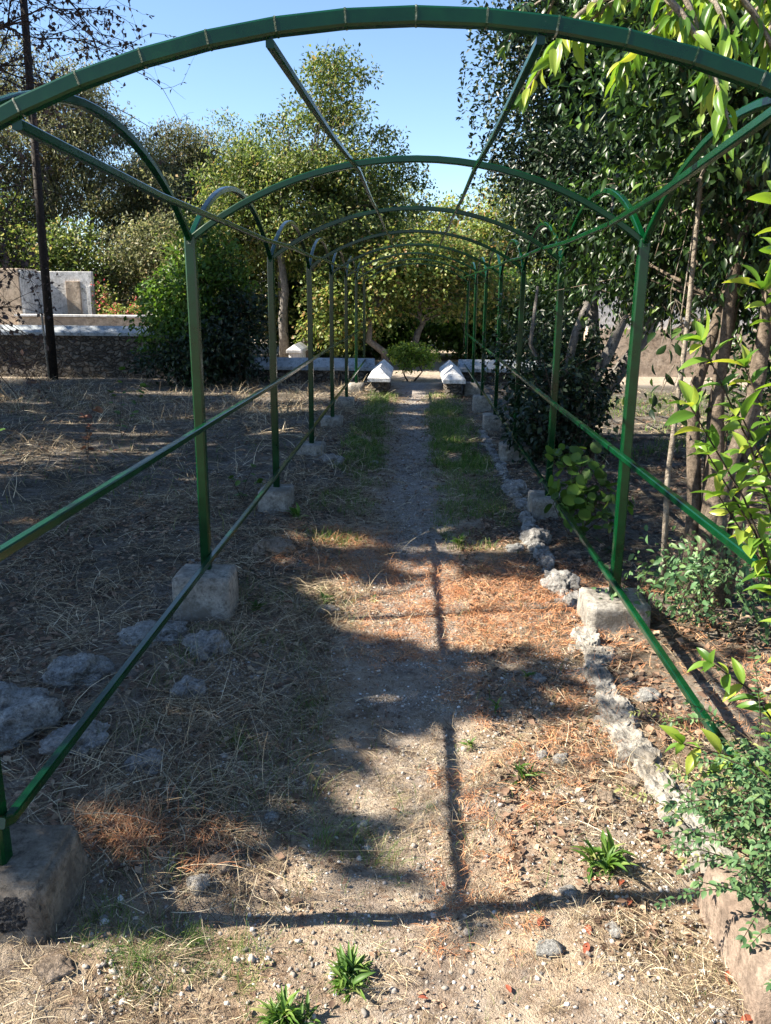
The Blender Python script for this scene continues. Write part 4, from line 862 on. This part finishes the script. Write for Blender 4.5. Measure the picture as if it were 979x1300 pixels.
def litter(n, x0, x1, y0, y1, dens, l0, l1):
    x, y = put(n, x0, x1, y0, y1, dens, r); n = len(x); P = np.stack([x, y, hf(x, y)+.004+r.random(n)*.014], 1)
    a = r.uniform(0, 6.28, n); D = np.stack([np.cos(a), np.sin(a), r.normal(size=n)*.3], 1); Nn = np.stack([r.normal(size=n)*.45, r.normal(size=n)*.45, np.ones(n)], 1)
    return leaves(P, D, Nn, r.uniform(l0, l1, n), r.uniform(.35, .75, n), LEAF_S)
S3 = [litter(11000, -1.1, 1.15, 1.45, 5, lambda x, y: .3+.7*(fbm(x, y, 4.5, 3, 85) > .5), .003, .011), litter(9000, -1.3, 1.2, 6, 17, lambda x, y: .9-.6*pathmask(x, y), .015, .05), litter(7000, -3.3, -.4, 2.3, 7.5, lambda x, y: (fbm(x, y, 2.4, 3, 84) > .5)*1.0, .02, .06), litter(14000, -1.1, 1.15, 1.45, 6.5, lambda x, y: .25+.6*(fbm(x, y, 2.8, 3, 83) > .5), .004, .016), litter(9000, -3.4, -.3, 2.2, 8, left_d, .015, .05), litter(9000, .35, 1.3, 2.0, 7, lambda x, y: .85*(fbm(x, y, 2.5, 3, 81) > .42), .012, .045), litter(9000, 1.0, 5, 2.5, 10, lambda x, y: .9+x*0, .02, .07), litter(3500, -1, 1, 1.5, 6, lambda x, y: .5*(fbm(x, y, 3, 3, 82) > .52), .008, .03), litter(7000, -8, 5, 8, 18, side, .03, .08)]
V, F = join(S3); M_lit = island_mat('leaf_litter', [(0, (.06, .04, .03)), (.4, (.15, .095, .065)), (.75, (.27, .17, .115)), (1, (.42, .32, .22))], .7, .15, .25, .1)
tag(mesh_np('leaf_litter', V, F, M_lit), 'small brown dead leaves and crumbs covering the shaded ground', 'leaf litter', kind='stuff')

def grass(n, x0, x1, y0, y1, dens, l0, l1, w0, w1):
    x, y = put(n, x0, x1, y0, y1, dens, r); n = len(x); P = np.stack([x, y, hf(x, y)-.003], 1)
    return ribbons(P, r.uniform(0, 6.28, n), r.uniform(.6, 1.5, n), r.uniform(l0, l1, n), r.uniform(w0, w1, n), r.normal(size=n)*.2, 3, r, droop=r.uniform(.1, .5, n))
gs = lambda x, y: (np.exp(-((x+.62)/.25)**4)+1.0*np.exp(-((x-.55)/.30)**4))*(fbm(x, y, 3.4, 3, 91) > .46)*(.35+.65*(fbm(x, y, 9, 2, 94) > .45))
S4 = [grass(5000, -1.1, 1.1, 1.45, 3.2, lambda x, y: (fbm(x, y, 4, 3, 99) > .58)*1.0, .01, .05, .0008, .0018), grass(42000, -1.0, 1.0, 6.0, 11, gs, .03, .12, .003, .006), grass(40000, -1.1, 1.1, 9, 17, gs, .05, .17, .005, .010), grass(2600, -1.0, 1.1, 4.5, 7, lambda x, y: gs(x, y)*.5, .03, .09, .002, .005),
      grass(1700, -.95, -.4, 1.75, 2.15, lambda x, y: (fbm(x, y, 5, 2, 92) > .5)*1.0, .02, .08, .0012, .0025), grass(800, -.4, 0, 2.3, 2.75, lambda x, y: (fbm(x, y, 6, 2, 93) > .5)*1.0, .04, .12, .0012, .0025),
      grass(2600, -1.3, -.3, 2.2, 5, lambda x, y: (fbm(x, y, 3, 2, 98) > .52)*1.0, .04, .16, .0012, .003), grass(900, -1.3, 1, 2, 4.4, lambda x, y: (fbm(x, y, 3, 2, 95) > .58)*1.0, .03, .10, .0012, .003), grass(6000, 2, 7, 9.5, 17.5, lambda x, y: (fbm(x, y, 1, 2, 96) > .48)*1.0, .06, .2, .008, .015), grass(5000, -9, -1.3, 6, 19, lambda x, y: (fbm(x, y, 1.2, 2, 97) > .55)*.8, .04, .14, .004, .009)]
V, F = join(S4); M_grass = island_mat('green_grass', [(0, (.045, .10, .018)), (.6, (.09, .17, .03)), (.9, (.18, .24, .06)), (1, (.32, .30, .12))], .55, .3, .3, .2)
tag(mesh_np('grass', V, F, M_grass), 'patchy green grass along both sides of the path', 'grass', kind='stuff')

# ------------------------------------------------------------------ single weeds, leaves and sticks
def _leaf_curl():
    xs = [0, .18, .4, .62, .84]; w = [.10, .26, .5, .48, .25]; V = []
    for x, a in zip(xs, w): dz = .22*x-.62*x*x; V += [(x, a, dz+.16*a), (x, 0, dz), (x, -a, dz+.16*a)]
    V.append((.98, 0, -.42)); F = []
    for i in range(4): b = i*3; F += [(b, b+1, b+4, b+3), (b+1, b+2, b+5, b+4)]
    return np.array(V), [np.array(F), np.array([(12, 13, 15), (13, 14, 15)])]
LEAF_C = _leaf_curl()
def weed(x, y, n, L, w, label, lmat, name='weed', cat='weed', seed=0, tilt=(.35, 1.25), group='weeds on the path'):
    r = np.random.default_rng(seed); z = float(hf(x, y)); sp = L*.22
    if w < .08:         # grassy tuft
        P = np.stack([x+r.normal(size=n)*sp, y+r.normal(size=n)*sp, np.full(n, z-.003)], 1)
        V, F = ribbons(P, r.uniform(0, 6.28, n), r.uniform(*tilt, n), L*r.uniform(.35, 1.2, n), np.full(n, max(.0013, L*w*.5))*r.uniform(.7, 1.3, n), r.normal(size=n)*.25, 5, r, droop=r.uniform(.05, .45, n))
    else:
        nb = max(2, n//13); bx = r.normal(size=nb)*sp; by = r.normal(size=nb)*sp; k = r.integers(0, nb, n); a = r.uniform(0, 6.28, n); t = r.uniform(*tilt, n)
        P = np.stack([x+bx[k], y+by[k], z+r.random(n)*L*.35*(t > .7)], 1)
        D = np.stack([np.cos(a)*np.cos(t), np.sin(a)*np.cos(t), np.sin(t)], 1)+r.normal(size=(n, 3))*.18
        Nn = np.stack([-np.cos(a)*np.sin(t), -np.sin(a)*np.sin(t), np.cos(t)+.2], 1)+r.normal(size=(n, 3))*.35
        V, F = leaves(P, D, Nn, L*r.uniform(.3, 1.0, n), w*r.uniform(.7, 1.35, n), LEAF_C)
    V = V-np.array([x, y, z]); o = mesh_np(name, V, F, lmat, smooth=True); o.location = (x, y, z); tag(o, label, cat, group); return o
L_weed = lm('weed_leaf', [(0, (.05, .11, .02)), (.6, (.09, .18, .03)), (.9, (.17, .25, .06)), (1, (.30, .28, .12))], .35, .5, 0)
weed(-.15, 1.93, 170, .085, .17, 'leafy green rosette in the sun at the bottom centre of the path', L_weed, seed=1)
weed(.69, 2.36, 60, .105, .22, 'upright dark green rosette in the sun left of the lower right shrub', L_weed, seed=2, tilt=(.5, 1.4))
weed(-.30, 1.76, 170, .075, .17, 'spreading weed clump at the very bottom, left of the bottom centre rosette', L_weed, seed=3)
weed(.47, 2.93, 40, .085, .12, 'weed with thin upright shoots left of the stone pair', L_weed, seed=4, tilt=(.4, 1.45))
weed(.29, 3.17, 26, .05, .2, 'pale small rosette just right of the rail shadow', L_weed, seed=5)
weed(.40, 3.52, 18, .06, .2, 'small bright sprout in the tree shadow right of the rail shadow', L_weed, seed=6, tilt=(.7, 1.4))
weed(.60, 3.82, 16, .06, .2, 'small sprout left of the lone grey stone', L_weed, seed=7, tilt=(.7, 1.4))
weed(.42, 6.15, 26, .10, .22, 'bright green seedling in the sun patch beside the flat pale stone', L_weed, seed=8, tilt=(.6, 1.4))
weed(-.52, 4.85, 26, .09, .22, 'green weed at the left edge of the path level with the sunlit footing', L_weed, seed=9, tilt=(.5, 1.3))
weed(-.22, 4.95, 14, .06, .3, 'low green weed in the middle of the path at the start of the sun patch', L_weed, seed=10)
weed(-1.0, 6.7, 26, .12, .3, 'green weed below the third left footing', L_weed, seed=11, tilt=(.4, 1.3))
weed(-.92, 4.55, 30, .08, .2, 'small dark green weed growing on the right corner of the shaded left footing', L_mid, seed=12)
weed(-.30, 2.52, 60, .16, .028, 'tuft of long thin grass blades left of the rail shadow', L_weed, 'grass_tuft', 'grass', 13, (.7, 1.45))
weed(.56, 2.16, 60, .09, .03, 'dry pale grass tuft between the wood chip and the mortar patch', M_straw, 'grass_tuft', 'grass', 14, (.6, 1.45))
weed(-.62, 2.02, 80, .07, .05, 'low grass tuft in front of the round grey stone', L_weed, 'grass_tuft', 'grass', 15, (.4, 1.4))
weed(-.75, 1.9, 90, .10, .03, 'thick grass tuft right of the large broken footing', L_weed, 'grass_tuft', 'grass', 16, (.4, 1.4))
weed(.33, 2.18, 40, .06, .04, 'small dry tuft where the rail shadow meets the arch shadow', M_straw, 'grass_tuft', 'grass', 17, (.4, 1.4))
weed(.42, 1.83, 60, .08, .03, 'yellow dry tuft at the bottom edge right of centre', M_straw, 'grass_tuft', 'grass', 18, (.4, 1.4))
weed(.10, 2.75, 40, .05, .04, 'tiny grass tuft on the rail shadow above the arch shadow', L_weed, 'grass_tuft', 'grass', 31, (.4, 1.4))
weed(-.45, 3.5, 70, .10, .03, 'thin grass tuft at the shaded left rim of the path', L_weed, 'grass_tuft', 'grass', 32, (.5, 1.4))
weed(.20, 1.70, 60, .055, .04, 'low sparse tuft at the bottom edge of the photo right of centre', L_weed, 'grass_tuft', 'grass', 33, (.3, 1.3))
weed(-.72, 3.05, 80, .14, .025, 'long bladed grass tuft in the shaded straw left of the path', L_weed, 'grass_tuft', 'grass', 34, (.6, 1.4))
# low bramble shoots on the left lawn
for i, (x, y, h_, lab, c) in enumerate(((-1.55, 7.2, .35, 'leafy shoot growing just right of the nearest left post', L_mid), (-5.0, 9.6, .75, 'bramble shoot with green leaves in front of the leaning pole', L_mid), (-3.8, 9.3, .55, 'bramble shoot with rust brown leaves on the shaded lawn', L_rust), (-5.6, 10.2, .8, 'dry pale leaved shoot at the left edge of the lawn', M_straw), (1.5, 5.7, .42, 'green shoot behind the sunlit right post', L_near), (-4.0, 11.0, .95, 'thin shoot with one round leaf against the left wall', L_mid))):
    rr = np.random.default_rng(300+i); z = float(hf(x, y))
    st = [arcstem((x, y, z), (rr.normal()*.3, rr.normal()*.3, 1), h_*rr.uniform(.7, 1.1), rr, grav=.3, wig=.6) for _ in range(3)]
    spray('shoot', lab, 'plant', st, .085 if i else .06, c, M_twig, 300+i, wd=.7, tmpl=LEAF_H, step=.13, rad=.004, pair=1, group='shoots on the lawn', whorl=3)
# big fallen leaves
def fallen(x, y, L, lab, c, seed, w=.45, lift=.012):
    r = np.random.default_rng(seed); a = r.uniform(0, 6.28); z = float(hf(x, y))
    V, F = leaves(np.zeros((1, 3)), np.array([[math.cos(a), math.sin(a), .1]]), np.array([[r.normal()*.25, r.normal()*.25, 1.]]), [L], [w], LEAF_M)
    o = mesh_np('fallen_leaf', V, F, c, smooth=True); o.location = (x, y, z+lift); tag(o, lab, 'leaf', 'red brown fallen leaves')
L_red = lm('red_leaf', [(0, (.18, .045, .03)), (1, (.32, .10, .055))], .2, .5, 0)
for i, (x, y, L, lab) in enumerate(((.42, 2.11, .055, 'large red brown leaf alone left of the leaf pair'), (.555, 2.05, .05, 'red leaf, lower one of the overlapping pair near the white limestone lump'), (.57, 2.085, .05, 'red leaf, upper one of the overlapping pair near the white limestone lump'), (.71, 2.20, .045, 'red leaf on the white mortar patch'), (.31, 1.88, .035, 'small red leaf left of the white limestone lump'),
        (.33, 2.46, .04, 'dark brown leaf standing in the shade by the rail shadow'), (.62, 2.31, .04, 'red leaf just below the upright rosette'), (.70, 2.28, .05, 'red leaf under the right side of the upright rosette'), (.47, 2.75, .035, 'orange leaf lying left of the stone pair'), (.14, 2.3, .03, 'small orange leaf at the rail shadow'), (.53, 2.98, .04, 'orange brown leaf below the stone pair'), (.74, 2.9, .05, 'long tan curled leaf left of the brown stone'),
        (.93, 1.95, .05, 'red brown leaf against the corner footing'), (.90, 1.78, .05, 'dark red leaf at the very lower right'), (-.72, 4.72, .13, 'large rust red lobed leaf in the dry stems by the shaded left footing'), (-.47, 2.82, .05, 'yellowish leaf left of the small white stone'), (.05, 1.86, .03, 'small brown leaf right of the bottom centre rosette'), (-.05, 2.72, .035, 'reddish leaf on the shaded gravel left of the rail shadow'))):
    fallen(x, y, L, lab, L_red if i not in (11, 15) else L_rust, 400+i, .42 if L < .1 else .8)
m = MB(); m.box((0, 0, 0), (.085, .03, .010)); o = m.build('wood_chip', M_rockb, bevel=.003); o.location = (.44, 2.235, float(hf(.44, 2.235))+.012); o.rotation_euler = (0, .05, .7); tag(o, 'flat brown wood chip in the shadow left of the pale tuft', 'wood')
for i, (p, az, L, w, lab) in enumerate((((.16, 2.62), .1, .13, .006, 'short twig lying right of the rail shadow'), ((-.95, 3.9), -.7, .55, .005, 'long thin dry stem crossing the weeds before the shaded left footing'), ((-1.15, 6.3), -.5, .5, .012, 'pale straight stick lying before the third left footing'), ((-.25, 2.45), .1, .3, .003, 'thin stem lying across the shaded gravel'))):
    rr = np.random.default_rng(500+i); pts = []; 
    for t in np.linspace(0, 1, 6): x = p[0]+math.cos(az)*L*t; y = p[1]+math.sin(az)*L*t; pts.append((x, y, float(hf(x, y))+.02+.02*rr.random()+(.08*t if i == 1 else 0)))
    m = MB(); m.tube(pts, [w*.6, w*.6, w*.55, w*.5, w*.4, w*.3], n=5); o = m.build('stick', M_straw, smooth=True); tag(o, lab, 'stick', 'sticks on the ground')
